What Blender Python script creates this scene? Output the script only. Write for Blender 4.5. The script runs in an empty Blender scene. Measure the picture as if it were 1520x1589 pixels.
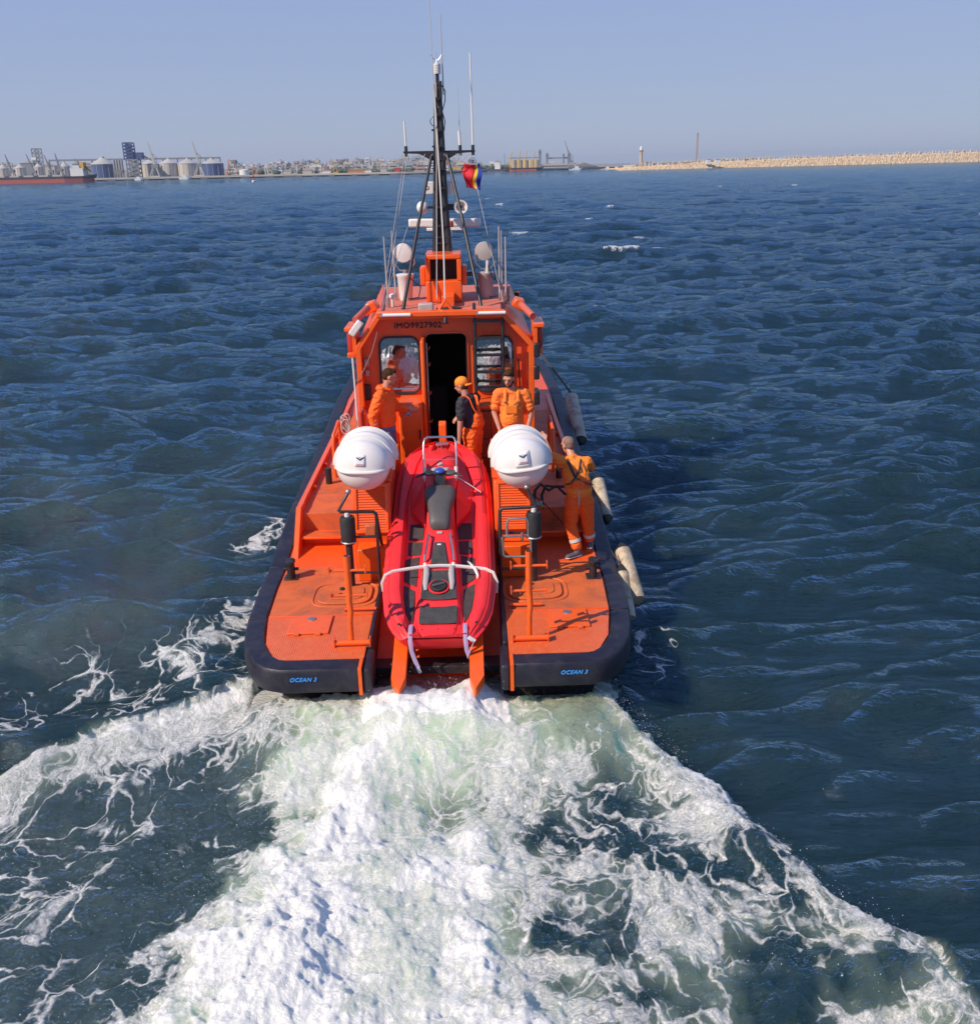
import bpy, bmesh, math, random
import numpy as np
from mathutils import Vector, Matrix, Quaternion
random.seed(7)
RNG = np.random.RandomState(11)
S = bpy.context.scene
C = S.collection
R = math.radians

# ------------------------------------------------------------------ camera, sky, sun, exposure
CX, HC = 0.47, 5.85
PITCH, ROLL, YAW = math.atan((794.5 - 257) / 1520.0), R(1.2), R(0.9)
cam = bpy.data.cameras.new('camera'); cam_o = bpy.data.objects.new('camera', cam); C.objects.link(cam_o)
fw = Vector((math.sin(YAW) * math.cos(PITCH), math.cos(YAW) * math.cos(PITCH), -math.sin(PITCH)))
r0 = Vector((math.cos(YAW), -math.sin(YAW), 0)); u0 = r0.cross(fw)
rv = r0 * math.cos(ROLL) - u0 * math.sin(ROLL); uv = u0 * math.cos(ROLL) + r0 * math.sin(ROLL)
m = Matrix((rv, uv, -fw)).transposed().to_4x4(); m.translation = Vector((CX, 0, HC))
cam_o.matrix_world = m
cam.sensor_fit = 'HORIZONTAL'; cam.sensor_width = 36; cam.lens = 36; cam.clip_start = 0.1; cam.clip_end = 60000
S.camera = cam_o
SUN_EL = R(41); SUN_DIR = Vector((-0.67 * math.cos(SUN_EL) / 0.8, -0.437 * math.cos(SUN_EL) / 0.8, math.sin(SUN_EL))).normalized()
W = bpy.data.worlds.new('World'); S.world = W; W.use_nodes = True
nt = W.node_tree; bg = nt.nodes['Background']
sky = nt.nodes.new('ShaderNodeTexSky'); sky.sky_type = 'NISHITA'; sky.sun_disc = False
sky.sun_elevation = SUN_EL; sky.sun_rotation = math.atan2(SUN_DIR.x, SUN_DIR.y)
sky.air_density = 1.0; sky.dust_density = 0.8; sky.ozone_density = 5.0; sky.altitude = 500
_tcw = nt.nodes.new('ShaderNodeTexCoord'); _sp = nt.nodes.new('ShaderNodeSeparateXYZ'); _rp = nt.nodes.new('ShaderNodeValToRGB'); _mw = nt.nodes.new('ShaderNodeMix'); _mw.data_type = 'RGBA'
nt.links.new(_tcw.outputs['Generated'], _sp.inputs[0]); nt.links.new(_sp.outputs[2], _rp.inputs[0])
_e = _rp.color_ramp.elements; _e[0].position = 0.0; _e[0].color = (3.35, 3.88, 5.25, 1); _e[1].position = 1.0; _e[1].color = (0.95, 1.9, 5.0, 1)
_q = _e.new(0.16); _q.color = (2.75, 3.55, 5.85, 1); _q = _e.new(0.42); _q.color = (1.6, 2.8, 6.3, 1)
_mw.inputs[0].default_value = 0.85; nt.links.new(sky.outputs[0], _mw.inputs[6]); nt.links.new(_rp.outputs[0], _mw.inputs[7])   # clear-air haze tint over the physical sky
nt.links.new(_mw.outputs[2], bg.inputs[0]); bg.inputs[1].default_value = 0.115
sl = bpy.data.lights.new('sun', 'SUN'); sl.energy = 5.0; sl.angle = R(0.53); sl.color = (1.0, 0.88, 0.73)
so = bpy.data.objects.new('sun', sl); C.objects.link(so); so.location = (-30, -30, 60)
so.rotation_euler = (-SUN_DIR).to_track_quat('-Z', 'Y').to_euler()
S.view_settings.view_transform = 'Standard'; S.view_settings.look = 'None'
S.view_settings.exposure = 0.0; S.view_settings.gamma = 1.0; S.view_settings.use_curve_mapping = False
S.cycles.use_denoising = True
S.cycles.max_bounces = 8; S.cycles.volume_bounces = 0; S.cycles.caustics_reflective = False; S.cycles.caustics_refractive = False
S.cycles.sample_clamp_indirect = 6

# ------------------------------------------------------------------ numpy noise
_p = RNG.permutation(256); _p = np.concatenate([_p, _p, _p])
_g2 = np.array([(math.cos(a), math.sin(a)) for a in np.linspace(0, 2 * math.pi, 256, endpoint=False)])
def perlin2(x, y):
    xi = np.floor(x).astype(np.int64); yi = np.floor(y).astype(np.int64); xf = x - xi; yf = y - yi
    u = xf * xf * xf * (xf * (xf * 6 - 15) + 10); v = yf * yf * yf * (yf * (yf * 6 - 15) + 10)
    def g(ix, iy, dx, dy):
        h = _p[_p[ix & 255] + (iy & 255)]; gg = _g2[h]; return gg[..., 0] * dx + gg[..., 1] * dy
    a = g(xi, yi, xf, yf); b = g(xi + 1, yi, xf - 1, yf); c = g(xi, yi + 1, xf, yf - 1); d = g(xi + 1, yi + 1, xf - 1, yf - 1)
    return ((a + (b - a) * u) * (1 - v) + (c + (d - c) * u) * v) * 1.5
def fbm2(x, y, n=4, g=0.5):
    s = 0; a = 1.0
    for i in range(n):
        s = s + a * perlin2(x * 2 ** i + 17.3 * i, y * 2 ** i - 9.1 * i); a *= g
    return s
def sst(a, b, x):
    t = np.clip((x - a) / (b - a), 0, 1); return t * t * (3 - 2 * t)

# ------------------------------------------------------------------ tags
def tag(o, label=None, cat=None, group=None, kind=None):
    if label: o['label'] = label
    if cat: o['category'] = cat
    if group: o['group'] = group
    if kind: o['kind'] = kind
    return o
def thing(name, label, cat, loc=(0, 0, 0), group=None, rot=(0, 0, 0)):
    o = bpy.data.objects.new(name, None); C.objects.link(o); o.empty_display_size = 0.2
    o.location = loc; o.rotation_euler = rot
    bpy.context.view_layer.update()
    return tag(o, label, cat, group)
def copy_tree(o, parent=None):
    c = o.copy(); C.objects.link(c); c.parent = parent
    for ch in list(o.children): copy_tree(ch, c)
    return c

# ------------------------------------------------------------------ mesh builder
class MB:
    def __init__(s): s.v = []; s.f = []
    def add(s, v, f):
        n = len(s.v); s.v += [tuple(p) for p in v]; s.f += [tuple(i + n for i in q) for q in f]; return s
    def box(s, x0, y0, z0, x1, y1, z1):
        v = [(x, y, z) for x in (x0, x1) for y in (y0, y1) for z in (z0, z1)]
        return s.add(v, [(0, 1, 3, 2), (4, 6, 7, 5), (0, 4, 5, 1), (2, 3, 7, 6), (0, 2, 6, 4), (1, 5, 7, 3)])
    def obox(s, c, ax, ay, az, hx, hy, hz):
        c = Vector(c); ax = Vector(ax).normalized(); ay = Vector(ay).normalized(); az = Vector(az).normalized()
        v = [c + ax * (i * hx) + ay * (j * hy) + az * (k * hz) for i in (-1, 1) for j in (-1, 1) for k in (-1, 1)]
        return s.add(v, [(0, 1, 3, 2), (4, 6, 7, 5), (0, 4, 5, 1), (2, 3, 7, 6), (0, 2, 6, 4), (1, 5, 7, 3)])
    def rings(s, rings, cap=True, closed=False):
        n = len(rings[0]); v = [p for r in rings for p in r]; f = []
        m = len(rings)
        for i in range(m if closed else m - 1):
            a = i * n; b = ((i + 1) % m) * n
            for j in range(n): f.append((a + j, a + (j + 1) % n, b + (j + 1) % n, b + j))
        if cap and not closed:
            f.append(tuple(range(n - 1, -1, -1))); f.append(tuple((m - 1) * n + j for j in range(n)))
        return s.add(v, f)
    def tube(s, pts, r, n=10, closed=False, flat=None):
        pts = [Vector(p) for p in pts]; rr = r if isinstance(r, (list, tuple)) else [r] * len(pts); rings = []
        up = None
        for i, p in enumerate(pts):
            if closed: t = (pts[(i + 1) % len(pts)] - pts[i - 1])
            elif i == 0: t = pts[1] - p
            elif i == len(pts) - 1: t = p - pts[i - 1]
            else: t = (pts[i + 1] - p).normalized() + (p - pts[i - 1]).normalized()
            t = t.normalized() if t.length > 1e-9 else Vector((0, 0, 1))
            if up is None:
                up = Vector((0, 0, 1)) if abs(t.z) < 0.9 else Vector((0, 1, 0))
            a = t.cross(up)
            if a.length < 1e-4: a = t.cross(Vector((1, 0, 0)))
            a = a.normalized(); b = a.cross(t).normalized(); up = b
            fx, fy = (flat if flat else (1, 1))
            rings.append([p + a * (rr[i] * fx * math.cos(q)) + b * (rr[i] * fy * math.sin(q)) for q in [2 * math.pi * k / n for k in range(n)]])
        return s.rings(rings, closed=closed)
    def lathe(s, o, ax, prof, n=24, sx=1.0):
        o = Vector(o); t = Vector(ax).normalized(); a = t.cross(Vector((0, 0, 1)) if abs(t.z) < .9 else Vector((0, 1, 0))).normalized(); b = a.cross(t)
        return s.rings([[o + t * h + a * (max(r, 1e-4) * sx * math.cos(q)) + b * (max(r, 1e-4) * math.sin(q)) for q in [2 * math.pi * k / n for k in range(n)]] for h, r in prof])
    def cyl(s, p0, p1, r0, r1=None, n=14):
        p0 = Vector(p0); p1 = Vector(p1); return s.lathe(p0, p1 - p0, [(0, r0), ((p1 - p0).length, r0 if r1 is None else r1)], n)
    def ell(s, c, rx, ry, rz, n=14, m=9, rot=None):
        c = Vector(c); rings = []
        for i in range(m):
            t = math.pi * (i + 0.02) / (m - 1 + 0.04)
            ring = []
            for k in range(n):
                q = 2 * math.pi * k / n
                p = Vector((rx * math.sin(t) * math.cos(q), ry * math.sin(t) * math.sin(q), -rz * math.cos(t)))
                ring.append(c + (rot @ p if rot else p))
            rings.append(ring)
        return s.rings(rings)
    def prism(s, poly, z0, z1, axis='Z'):
        n = len(poly)
        def P(a, b, h):
            return (a, b, h) if axis == 'Z' else ((h, a, b) if axis == 'X' else (a, h, b))
        v = [P(a, b, z0) for a, b in poly] + [P(a, b, z1) for a, b in poly]
        f = [tuple(range(n - 1, -1, -1)), tuple(range(n, 2 * n))] + [(i, (i + 1) % n, n + (i + 1) % n, n + i) for i in range(n)]
        return s.add(v, f)
    def mesh(s, name):
        me = bpy.data.meshes.new(name); me.from_pydata(s.v, [], s.f); me.update()
        bm = bmesh.new(); bm.from_mesh(me); bmesh.ops.recalc_face_normals(bm, faces=bm.faces); bm.to_mesh(me); bm.free()
        return me
    def build(s, name, mat, parent=None, smooth=40, bevel=0, seg=2):
        me = s.mesh(name); return link(name, me, mat, parent, smooth, bevel, seg)
def link(name, me, mat, parent=None, smooth=40, bevel=0, seg=2):
    if smooth:
        me.polygons.foreach_set('use_smooth', [True] * len(me.polygons)); me.set_sharp_from_angle(angle=R(smooth))
    if mat and not me.materials: me.materials.append(mat)
    o = bpy.data.objects.new(name, me); C.objects.link(o)
    if parent:
        o.parent = parent; o.matrix_parent_inverse = Matrix.Identity(4)
    if bevel:
        b = o.modifiers.new('bevel', 'BEVEL'); b.width = bevel; b.segments = seg; b.limit_method = 'ANGLE'; b.angle_limit = R(35); b.harden_normals = False
    return o
def holed_plate(name, outer, holes, y0, th, mat, parent):
    """flat plate in the XZ plane with openings, thickness th along +Y from y0"""
    cu = bpy.data.curves.new(name, 'CURVE'); cu.dimensions = '2D'; cu.fill_mode = 'BOTH'; cu.extrude = th / 2
    for poly in [outer] + holes:
        sp = cu.splines.new('POLY'); sp.points.add(len(poly) - 1); sp.use_cyclic_u = True
        for i, (a, b) in enumerate(poly): sp.points[i].co = (a, b, 0, 1)
    o = bpy.data.objects.new('tmp', cu); C.objects.link(o)
    dg = bpy.context.evaluated_depsgraph_get(); me = bpy.data.meshes.new_from_object(o.evaluated_get(dg)); bpy.data.objects.remove(o)
    me.transform(Matrix(((1, 0, 0, 0), (0, 0, -1, y0 + th / 2), (0, 1, 0, 0), (0, 0, 0, 1)))); me.name = name
    me.materials.clear()
    return link(name, me, mat, parent, 30)
def text_mesh(name, txt, size, mat, parent, mw, ext=0.002, shear=0.0, bold=0.0, space=1.0):
    cu = bpy.data.curves.new(name, 'FONT'); cu.body = txt; cu.size = size; cu.extrude = ext; cu.align_x = 'CENTER'; cu.align_y = 'CENTER'
    cu.shear = shear; cu.resolution_u = 6; cu.space_character = space
    o = bpy.data.objects.new('tmp', cu); C.objects.link(o)
    dg = bpy.context.evaluated_depsgraph_get(); me = bpy.data.meshes.new_from_object(o.evaluated_get(dg)); bpy.data.objects.remove(o)
    if bold:
        b0 = bmesh.new(); 
        for i, (dx_, dz_) in enumerate(((0, 0), (bold, 0), (-bold, 0), (0, bold * .8), (0, -bold * .8))):
            k0 = len(b0.verts); b0.from_mesh(me); b0.verts.ensure_lookup_table()
            for v_ in b0.verts[k0:]: v_.co += Vector((dx_, dz_, .0004 * i))
        b0.to_mesh(me); b0.free()
    me.transform(mw); me.name = name; me.materials.clear()
    return link(name, me, mat, parent, 0)
def rrect(x0, z0, x1, z1, r, n=6):
    out = []
    for cx_, cz_, a in ((x1 - r, z0 + r, -90), (x1 - r, z1 - r, 0), (x0 + r, z1 - r, 90), (x0 + r, z0 + r, 180)):
        for k in range(n + 1):
            q = R(a + 90 * k / n); out.append((cx_ + r * math.cos(q), cz_ + r * math.sin(q)))
    return out

# ------------------------------------------------------------------ materials
def mat(name, col, rough=0.5, metal=0.0, var=0.12, scale=3.0, bump=0.0, bscale=40.0, dirt=None, dirt_amt=0.0, dirt_scale=2.0, coat=0.0, spec=0.5, rvar=0.1):
    M = bpy.data.materials.new(name); M.use_nodes = True; t = M.node_tree; b = t.nodes['Principled BSDF']
    b.inputs['Roughness'].default_value = rough; b.inputs['Metallic'].default_value = metal
    b.inputs['Specular IOR Level'].default_value = spec; b.inputs['Coat Weight'].default_value = coat; b.inputs['Coat Roughness'].default_value = 0.15
    L = t.links.new
    tc = t.nodes.new('ShaderNodeTexCoord'); n = t.nodes.new('ShaderNodeTexNoise'); n.inputs['Scale'].default_value = scale
    n.inputs['Detail'].default_value = 6; n.inputs['Roughness'].default_value = 0.62; L(tc.outputs['Object'], n.inputs['Vector'])
    r = t.nodes.new('ShaderNodeValToRGB'); r.color_ramp.elements[0].position = 0.3; r.color_ramp.elements[1].position = 0.72
    c = Vector(col[:3]); r.color_ramp.elements[0].color = (*(c * (1 - var)), 1); r.color_ramp.elements[1].color = (*[min(1, q * (1 + var)) for q in c], 1)
    L(n.outputs['Fac'], r.inputs[0]); src = r.outputs[0]
    if dirt is not None:
        n2 = t.nodes.new('ShaderNodeTexNoise'); n2.inputs['Scale'].default_value = dirt_scale; n2.inputs['Detail'].default_value = 9; n2.inputs['Roughness'].default_value = 0.7; n2.inputs['Distortion'].default_value = 0.6
        L(tc.outputs['Object'], n2.inputs['Vector'])
        mr = t.nodes.new('ShaderNodeMapRange'); mr.inputs[1].default_value = 0.45; mr.inputs[2].default_value = 0.68; mr.inputs[4].default_value = dirt_amt
        L(n2.outputs['Fac'], mr.inputs[0])
        mx = t.nodes.new('ShaderNodeMix'); mx.data_type = 'RGBA'; L(mr.outputs[0], mx.inputs[0]); L(src, mx.inputs[6]); mx.inputs[7].default_value = (*dirt, 1)
        src = mx.outputs[2]
    L(src, b.inputs['Base Color'])
    if rvar:
        mr2 = t.nodes.new('ShaderNodeMapRange'); mr2.inputs[3].default_value = max(0.02, rough - rvar); mr2.inputs[4].default_value = min(1, rough + rvar)
        n3 = t.nodes.new('ShaderNodeTexNoise'); n3.inputs['Scale'].default_value = scale * 3; n3.inputs['Detail'].default_value = 5; L(tc.outputs['Object'], n3.inputs['Vector'])
        L(n3.outputs['Fac'], mr2.inputs[0]); L(mr2.outputs[0], b.inputs['Roughness'])
    if bump:
        nb = t.nodes.new('ShaderNodeTexNoise'); nb.inputs['Scale'].default_value = bscale; nb.inputs['Detail'].default_value = 4; L(tc.outputs['Object'], nb.inputs['Vector'])
        bp = t.nodes.new('ShaderNodeBump'); bp.inputs['Strength'].default_value = bump; bp.inputs['Distance'].default_value = 0.01
        L(nb.outputs['Fac'], bp.inputs['Height']); L(bp.outputs[0], b.inputs['Normal'])
    return M
OR = (0.80, 0.098, 0.010)
ORANGE = mat('orange_paint', OR, 0.42, var=0.07, scale=1.6, dirt=(0.42, 0.05, 0.02), dirt_amt=0.35, dirt_scale=3.5, bump=0.05, bscale=7, coat=0.15)
ORDECK = mat('orange_deck_paint', (0.66, 0.132, 0.030), 0.62, var=0.10, scale=1.4, dirt=(0.30, 0.085, 0.04), dirt_amt=0.85, dirt_scale=2.1, bump=0.25, bscale=160)
ORROOF = mat('faded_roof_paint', (0.62, 0.16, 0.10), 0.7, var=0.08, scale=1.5, dirt=(0.42, 0.16, 0.12), dirt_amt=0.5, dirt_scale=2.5, bump=0.3, bscale=180)
ORBRIGHT = mat('fresh_orange_paint', (0.86, 0.115, 0.008), 0.38, var=0.05, scale=4, coat=0.2, dirt=(0.5, 0.07, 0.02), dirt_amt=0.3, dirt_scale=6)
NAVY = mat('fender_rubber', (0.0105, 0.0090, 0.0200), 0.48, var=0.25, scale=2.5, dirt=(0.042, 0.038, 0.042), dirt_amt=0.6, dirt_scale=5, bump=0.35, bscale=14)
BLACK = mat('black_paint', (0.018, 0.017, 0.02), 0.42, var=0.2, scale=8, dirt=(0.06, 0.05, 0.05), dirt_amt=0.4, dirt_scale=9)
BLACKR = mat('black_rubber', (0.02, 0.02, 0.022), 0.6, var=0.2, scale=8)
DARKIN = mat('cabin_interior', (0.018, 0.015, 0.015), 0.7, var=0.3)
WHITE = mat('white_gelcoat', (0.80, 0.75, 0.71), 0.34, var=0.03, scale=2, dirt=(0.6, 0.55, 0.5), dirt_amt=0.3, dirt_scale=4, coat=0.3)
WHITEP = mat('white_plastic', (0.74, 0.72, 0.68), 0.45, var=0.05, dirt=(0.5, 0.45, 0.4), dirt_amt=0.3)
GREYP = mat('grey_plastic', (0.42, 0.38, 0.36), 0.5, var=0.08)
STEEL = mat('stainless_steel', (0.62, 0.6, 0.58), 0.25, metal=1.0, var=0.06, scale=20)
GALV = mat('dull_steel', (0.40, 0.38, 0.37), 0.45, metal=0.8, var=0.12, scale=20)
RED = mat('red_polyethylene', (0.86, 0.030, 0.034), 0.42, var=0.05, scale=2, dirt=(0.62, 0.05, 0.05), dirt_amt=0.35, dirt_scale=5, bump=0.08, bscale=60)
MAT_GREY = mat('eva_mat', (0.058, 0.054, 0.054), 0.8, var=0.15, scale=6, dirt=(0.012, 0.012, 0.014), dirt_amt=0.6, dirt_scale=9, bump=0.2, bscale=250)
SEATM = mat('seat_vinyl', (0.085, 0.078, 0.076), 0.55, var=0.1, scale=6, bump=0.15, bscale=200)
BLUEP = mat('blue_pad', (0.03, 0.07, 0.36), 0.4)
STRAPW = mat('white_webbing', (0.72, 0.70, 0.66), 0.8, var=0.08, bump=0.3, bscale=200)
STRAPP = mat('lilac_webbing', (0.42, 0.32, 0.50), 0.8, var=0.08, bump=0.3, bscale=200)
FENDERC = mat('cream_fender', (0.52, 0.43, 0.30), 0.5, var=0.15, scale=4, dirt=(0.20, 0.13, 0.08), dirt_amt=1.0, dirt_scale=5)
ROPE = mat('rope_dark', (0.05, 0.04, 0.04), 0.9)
ROPEW = mat('rope_pale', (0.5, 0.45, 0.4), 0.9)
BLKTXT = mat('dark_lettering', (0.05, 0.012, 0.012), 0.6)
BLUTXT = mat('blue_lettering', (0.05, 0.30, 0.75), 0.5)
PINKTXT = mat('pale_red_print', (0.68, 0.40, 0.38), 0.6)
SIGNW = mat('sticker_white', (0.72, 0.74, 0.76), 0.5)
SIGNB = mat('sticker_blue', (0.05, 0.14, 0.28), 0.5)
FLAGR = mat('flag_red', (0.62, 0.015, 0.03), 0.75); FLAGY = mat('flag_yellow', (0.80, 0.60, 0.03), 0.75); FLAGB = mat('flag_blue', (0.015, 0.03, 0.32), 0.75)
HIVIS = mat('hivis_orange_cloth', (0.90, 0.135, 0.012), 0.8, var=0.06, scale=6, bump=0.25, bscale=35)
HIVISL = mat('hivis_light_orange_cloth', (0.92, 0.24, 0.025), 0.8, var=0.06, scale=6, bump=0.25, bscale=35)
HIVIST = mat('orange_tshirt_cloth', (0.86, 0.19, 0.03), 0.85, var=0.06, scale=6, bump=0.2, bscale=35)
DENIM = mat('blue_denim', (0.13, 0.15, 0.27), 0.85, var=0.2, scale=9, dirt=(0.25, 0.28, 0.4), dirt_amt=0.5, dirt_scale=6, bump=0.2, bscale=60)
TSHIRT = mat('charcoal_tshirt', (0.030, 0.028, 0.040), 0.85, var=0.15, scale=6, bump=0.2, bscale=50)
REFL = mat('reflective_tape', (0.62, 0.62, 0.6), 0.4)
SKIN = mat('skin', (0.52, 0.25, 0.17), 0.5, var=0.10, scale=14, dirt=(0.45, 0.15, 0.10), dirt_amt=0.3, dirt_scale=9)
SKIN.node_tree.nodes['Principled BSDF'].inputs['Subsurface Weight'].default_value = 0.08
HAIRD = mat('brown_hair', (0.060, 0.028, 0.014), 0.85, var=0.3, scale=40, bump=0.6, bscale=120, spec=0.12)
HAIRS = mat('cropped_hair', (0.20, 0.12, 0.09), 0.7, var=0.2, scale=60)
CAPM = mat('orange_cap_cloth', (0.92, 0.26, 0.02), 0.75, var=0.05)
EYEM = mat('dark_eye', (0.02, 0.015, 0.012), 0.3)
SHOEG = mat('grey_shoe', (0.10, 0.10, 0.12), 0.7, var=0.2); SHOES = mat('white_sole', (0.7, 0.7, 0.68), 0.6)
LAMPG = mat('lamp_glass', (0.75, 0.73, 0.7), 0.2)
# window glass: tinted coated panes with a strong reflection
GLASS = bpy.data.materials.new('window_glass'); GLASS.use_nodes = True
_t = GLASS.node_tree; _b = _t.nodes['Principled BSDF']; _b.inputs['Base Color'].default_value = (0.05, 0.055, 0.055, 1); _b.inputs['Roughness'].default_value = 0.04
_gl = _t.nodes.new('ShaderNodeBsdfGlossy'); _gl.inputs['Roughness'].default_value = 0.03; _gl.inputs['Color'].default_value = (0.85, 0.88, 0.88, 1)
_mx = _t.nodes.new('ShaderNodeMixShader'); _mx.inputs[0].default_value = 0.55
_nz = _t.nodes.new('ShaderNodeTexNoise'); _nz.inputs['Scale'].default_value = 3.0
_bp = _t.nodes.new('ShaderNodeBump'); _bp.inputs['Strength'].default_value = 0.06; _bp.inputs['Distance'].default_value = 0.1
_t.links.new(_nz.outputs['Fac'], _bp.inputs['Height']); _t.links.new(_bp.outputs[0], _gl.inputs['Normal'])
_t.links.new(_b.outputs[0], _mx.inputs[1]); _t.links.new(_gl.outputs[0], _mx.inputs[2]); _t.links.new(_mx.outputs[0], _t.nodes['Material Output'].inputs[0])
# tread plate: rows of raised anti-slip bars
TREAD = mat('tread_plate', (0.80, 0.125, 0.03), 0.34, var=0.08, scale=3, dirt=(0.80, 0.24, 0.08), dirt_amt=0.5, dirt_scale=12)
_t = TREAD.node_tree; _b = _t.nodes['Principled BSDF']; _tc = _t.nodes.new('ShaderNodeTexCoord')
_br = _t.nodes.new('ShaderNodeTexBrick'); _br.inputs['Scale'].default_value = 1.0; _br.inputs['Brick Width'].default_value = 0.055; _br.inputs['Row Height'].default_value = 0.026
_br.inputs['Mortar Size'].default_value = 0.006; _br.inputs['Mortar Smooth'].default_value = 0.8; _br.inputs['Color1'].default_value = (1, 1, 1, 1); _br.inputs['Color2'].default_value = (.7, .7, .7, 1); _br.inputs['Mortar'].default_value = (0, 0, 0, 1)
_mp = _t.nodes.new('ShaderNodeMapping'); _mp.inputs['Rotation'].default_value = (0, 0, R(90)); _t.links.new(_tc.outputs['Object'], _mp.inputs[0]); _t.links.new(_mp.outputs[0], _br.inputs['Vector'])
_bp = _t.nodes.new('ShaderNodeBump'); _bp.inputs['Strength'].default_value = 1.0; _bp.inputs['Distance'].default_value = 0.007
_t.links.new(_br.outputs['Color'], _bp.inputs['Height']); _t.links.new(_bp.outputs[0], _b.inputs['Normal'])

# ------------------------------------------------------------------ water
def aer_col(): pass
WATER = bpy.data.materials.new('sea_water'); WATER.use_nodes = True
def water_material():
    t = WATER.node_tree; N = t.nodes; L = t.links.new; b = N['Principled BSDF']; out = N['Material Output']
    def node(ty, **kw):
        n = N.new(ty)
        for k, v in kw.items():
            if k in ('data_type', 'operation', 'feature', 'distance', 'noise_dimensions', 'interpolation_type', 'blend_type', 'attribute_name'): setattr(n, k, v)
            else: n.inputs[k.replace('_', ' ')].default_value = v
        return n
    def math_(op, a, b_=None, c=None, clamp=False):
        n = N.new('ShaderNodeMath'); n.operation = op; n.use_clamp = clamp
        for i, q in enumerate((a, b_, c)):
            if q is None: continue
            if isinstance(q, (int, float)): n.inputs[i].default_value = q
            else: L(q, n.inputs[i])
        return n.outputs[0]
    def smooth(x, a, b_, lo=0.0, hi=1.0):
        n = N.new('ShaderNodeMapRange'); n.interpolation_type = 'SMOOTHSTEP'
        for i, q in enumerate((x, a, b_, lo, hi)):
            if isinstance(q, (int, float)): n.inputs[i].default_value = q
            else: L(q, n.inputs[i])
        return n.outputs[0]
    tc = N.new('ShaderNodeTexCoord'); P = tc.outputs['Object']
    dens = node('ShaderNodeAttribute', attribute_name='foam').outputs['Fac']
    aer = node('ShaderNodeAttribute', attribute_name='aer').outputs['Fac']
    # domain warp
    w1 = node('ShaderNodeTexNoise', Scale=1.1, Detail=3.0); L(P, w1.inputs['Vector'])
    w2 = node('ShaderNodeTexNoise', Scale=5.0, Detail=4.0); L(P, w2.inputs['Vector'])
    def vm(op, a, b_):
        n = N.new('ShaderNodeVectorMath'); n.operation = op
        for i, q in enumerate((a, b_)):
            if isinstance(q, (tuple, list)): n.inputs[i].default_value = q
            else: L(q, n.inputs[i])
        return n.outputs[0]
    a1 = vm('MULTIPLY', vm('SUBTRACT', w1.outputs['Color'], (.5, .5, .5)), (1.5, 1.5, 0.0))
    a2 = vm('MULTIPLY', vm('SUBTRACT', w2.outputs['Color'], (.5, .5, .5)), (0.16, 0.16, 0.0))
    WP = vm('ADD', vm('ADD', P, a1), a2)
    flat = vm('MULTIPLY', WP, (1.0, 0.8, 0.0))
    v1 = node('ShaderNodeTexVoronoi', feature='DISTANCE_TO_EDGE', Scale=2.2); L(flat, v1.inputs['Vector'])
    v2 = node('ShaderNodeTexVoronoi', feature='DISTANCE_TO_EDGE', Scale=6.5); L(flat, v2.inputs['Vector'])
    v3 = node('ShaderNodeTexVoronoi', feature='DISTANCE_TO_EDGE', Scale=19.0); L(WP, v3.inputs['Vector'])
    n1 = node('ShaderNodeTexNoise', Scale=2.4, Detail=9.0, Roughness=0.65, Distortion=0.8); L(P, n1.inputs['Vector'])
    n2 = node('ShaderNodeTexNoise', Scale=22.0, Detail=6.0, Roughness=0.7, Distortion=0.4); L(WP, n2.inputs['Vector'])
    # local density broken up by noise
    d = math_('ADD', dens, math_('MULTIPLY', math_('SUBTRACT', n1.outputs['Fac'], 0.5), math_('MULTIPLY', smooth(dens, 0.0, 0.25), 1.25)))
    wd1 = math_('MULTIPLY', math_('POWER', math_('MAXIMUM', d, 0.0), 1.6), 0.26)
    wd2 = math_('MULTIPLY', math_('POWER', math_('MAXIMUM', d, 0.0), 1.7), 0.34)
    wd3 = math_('MULTIPLY', math_('POWER', math_('MAXIMUM', d, 0.0), 2.0), 0.42)
    l1 = math_('SUBTRACT', 1.0, smooth(v1.outputs[0], math_('MULTIPLY', wd1, 0.25), math_('ADD', math_('MULTIPLY', wd1, 1.5), 0.010)))
    l2 = math_('SUBTRACT', 1.0, smooth(v2.outputs[0], math_('MULTIPLY', wd2, 0.2), math_('ADD', math_('MULTIPLY', wd2, 1.4), 0.010)))
    l3 = math_('SUBTRACT', 1.0, smooth(v3.outputs[0], math_('MULTIPLY', wd3, 0.2), math_('ADD', wd3, 0.01)))
    lace = math_('MAXIMUM', l1, math_('MULTIPLY', l2, smooth(d, 0.22, 0.5)))
    lace = math_('MAXIMUM', lace, math_('MULTIPLY', l3, smooth(d, 0.35, 0.75, 0.0, 0.6)))
    solid = smooth(math_('ADD', d, math_('MULTIPLY', math_('SUBTRACT', n2.outputs['Fac'], 0.5), 0.7)), 0.58, 1.12)
    lace = math_('MULTIPLY', lace, smooth(d, 0.06, 0.22))
    n4 = node('ShaderNodeTexNoise', Scale=48.0, Detail=5.0, Roughness=0.75, Distortion=0.3); L(P, n4.inputs['Vector'])
    grain = math_('MULTIPLY', smooth(n2.outputs['Fac'], 0.30, 0.62, 0.35, 1.0), smooth(n4.outputs['Fac'], 0.33, 0.56, 0.45, 1.0))
    foam = math_('MAXIMUM', math_('MULTIPLY', lace, grain), math_('MULTIPLY', solid, math_('MULTIPLY', smooth(n2.outputs['Fac'], 0.3, 0.6, 0.78, 1.0), smooth(n4.outputs['Fac'], 0.3, 0.5, 0.8, 1.0))), clamp=True)
    # open-sea whitecaps live in the same attribute
    # bumps: ripples fading into roughness
    r1 = node('ShaderNodeTexNoise', Scale=1.0, Detail=7.0, Roughness=0.60, Distortion=0.25)
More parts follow.
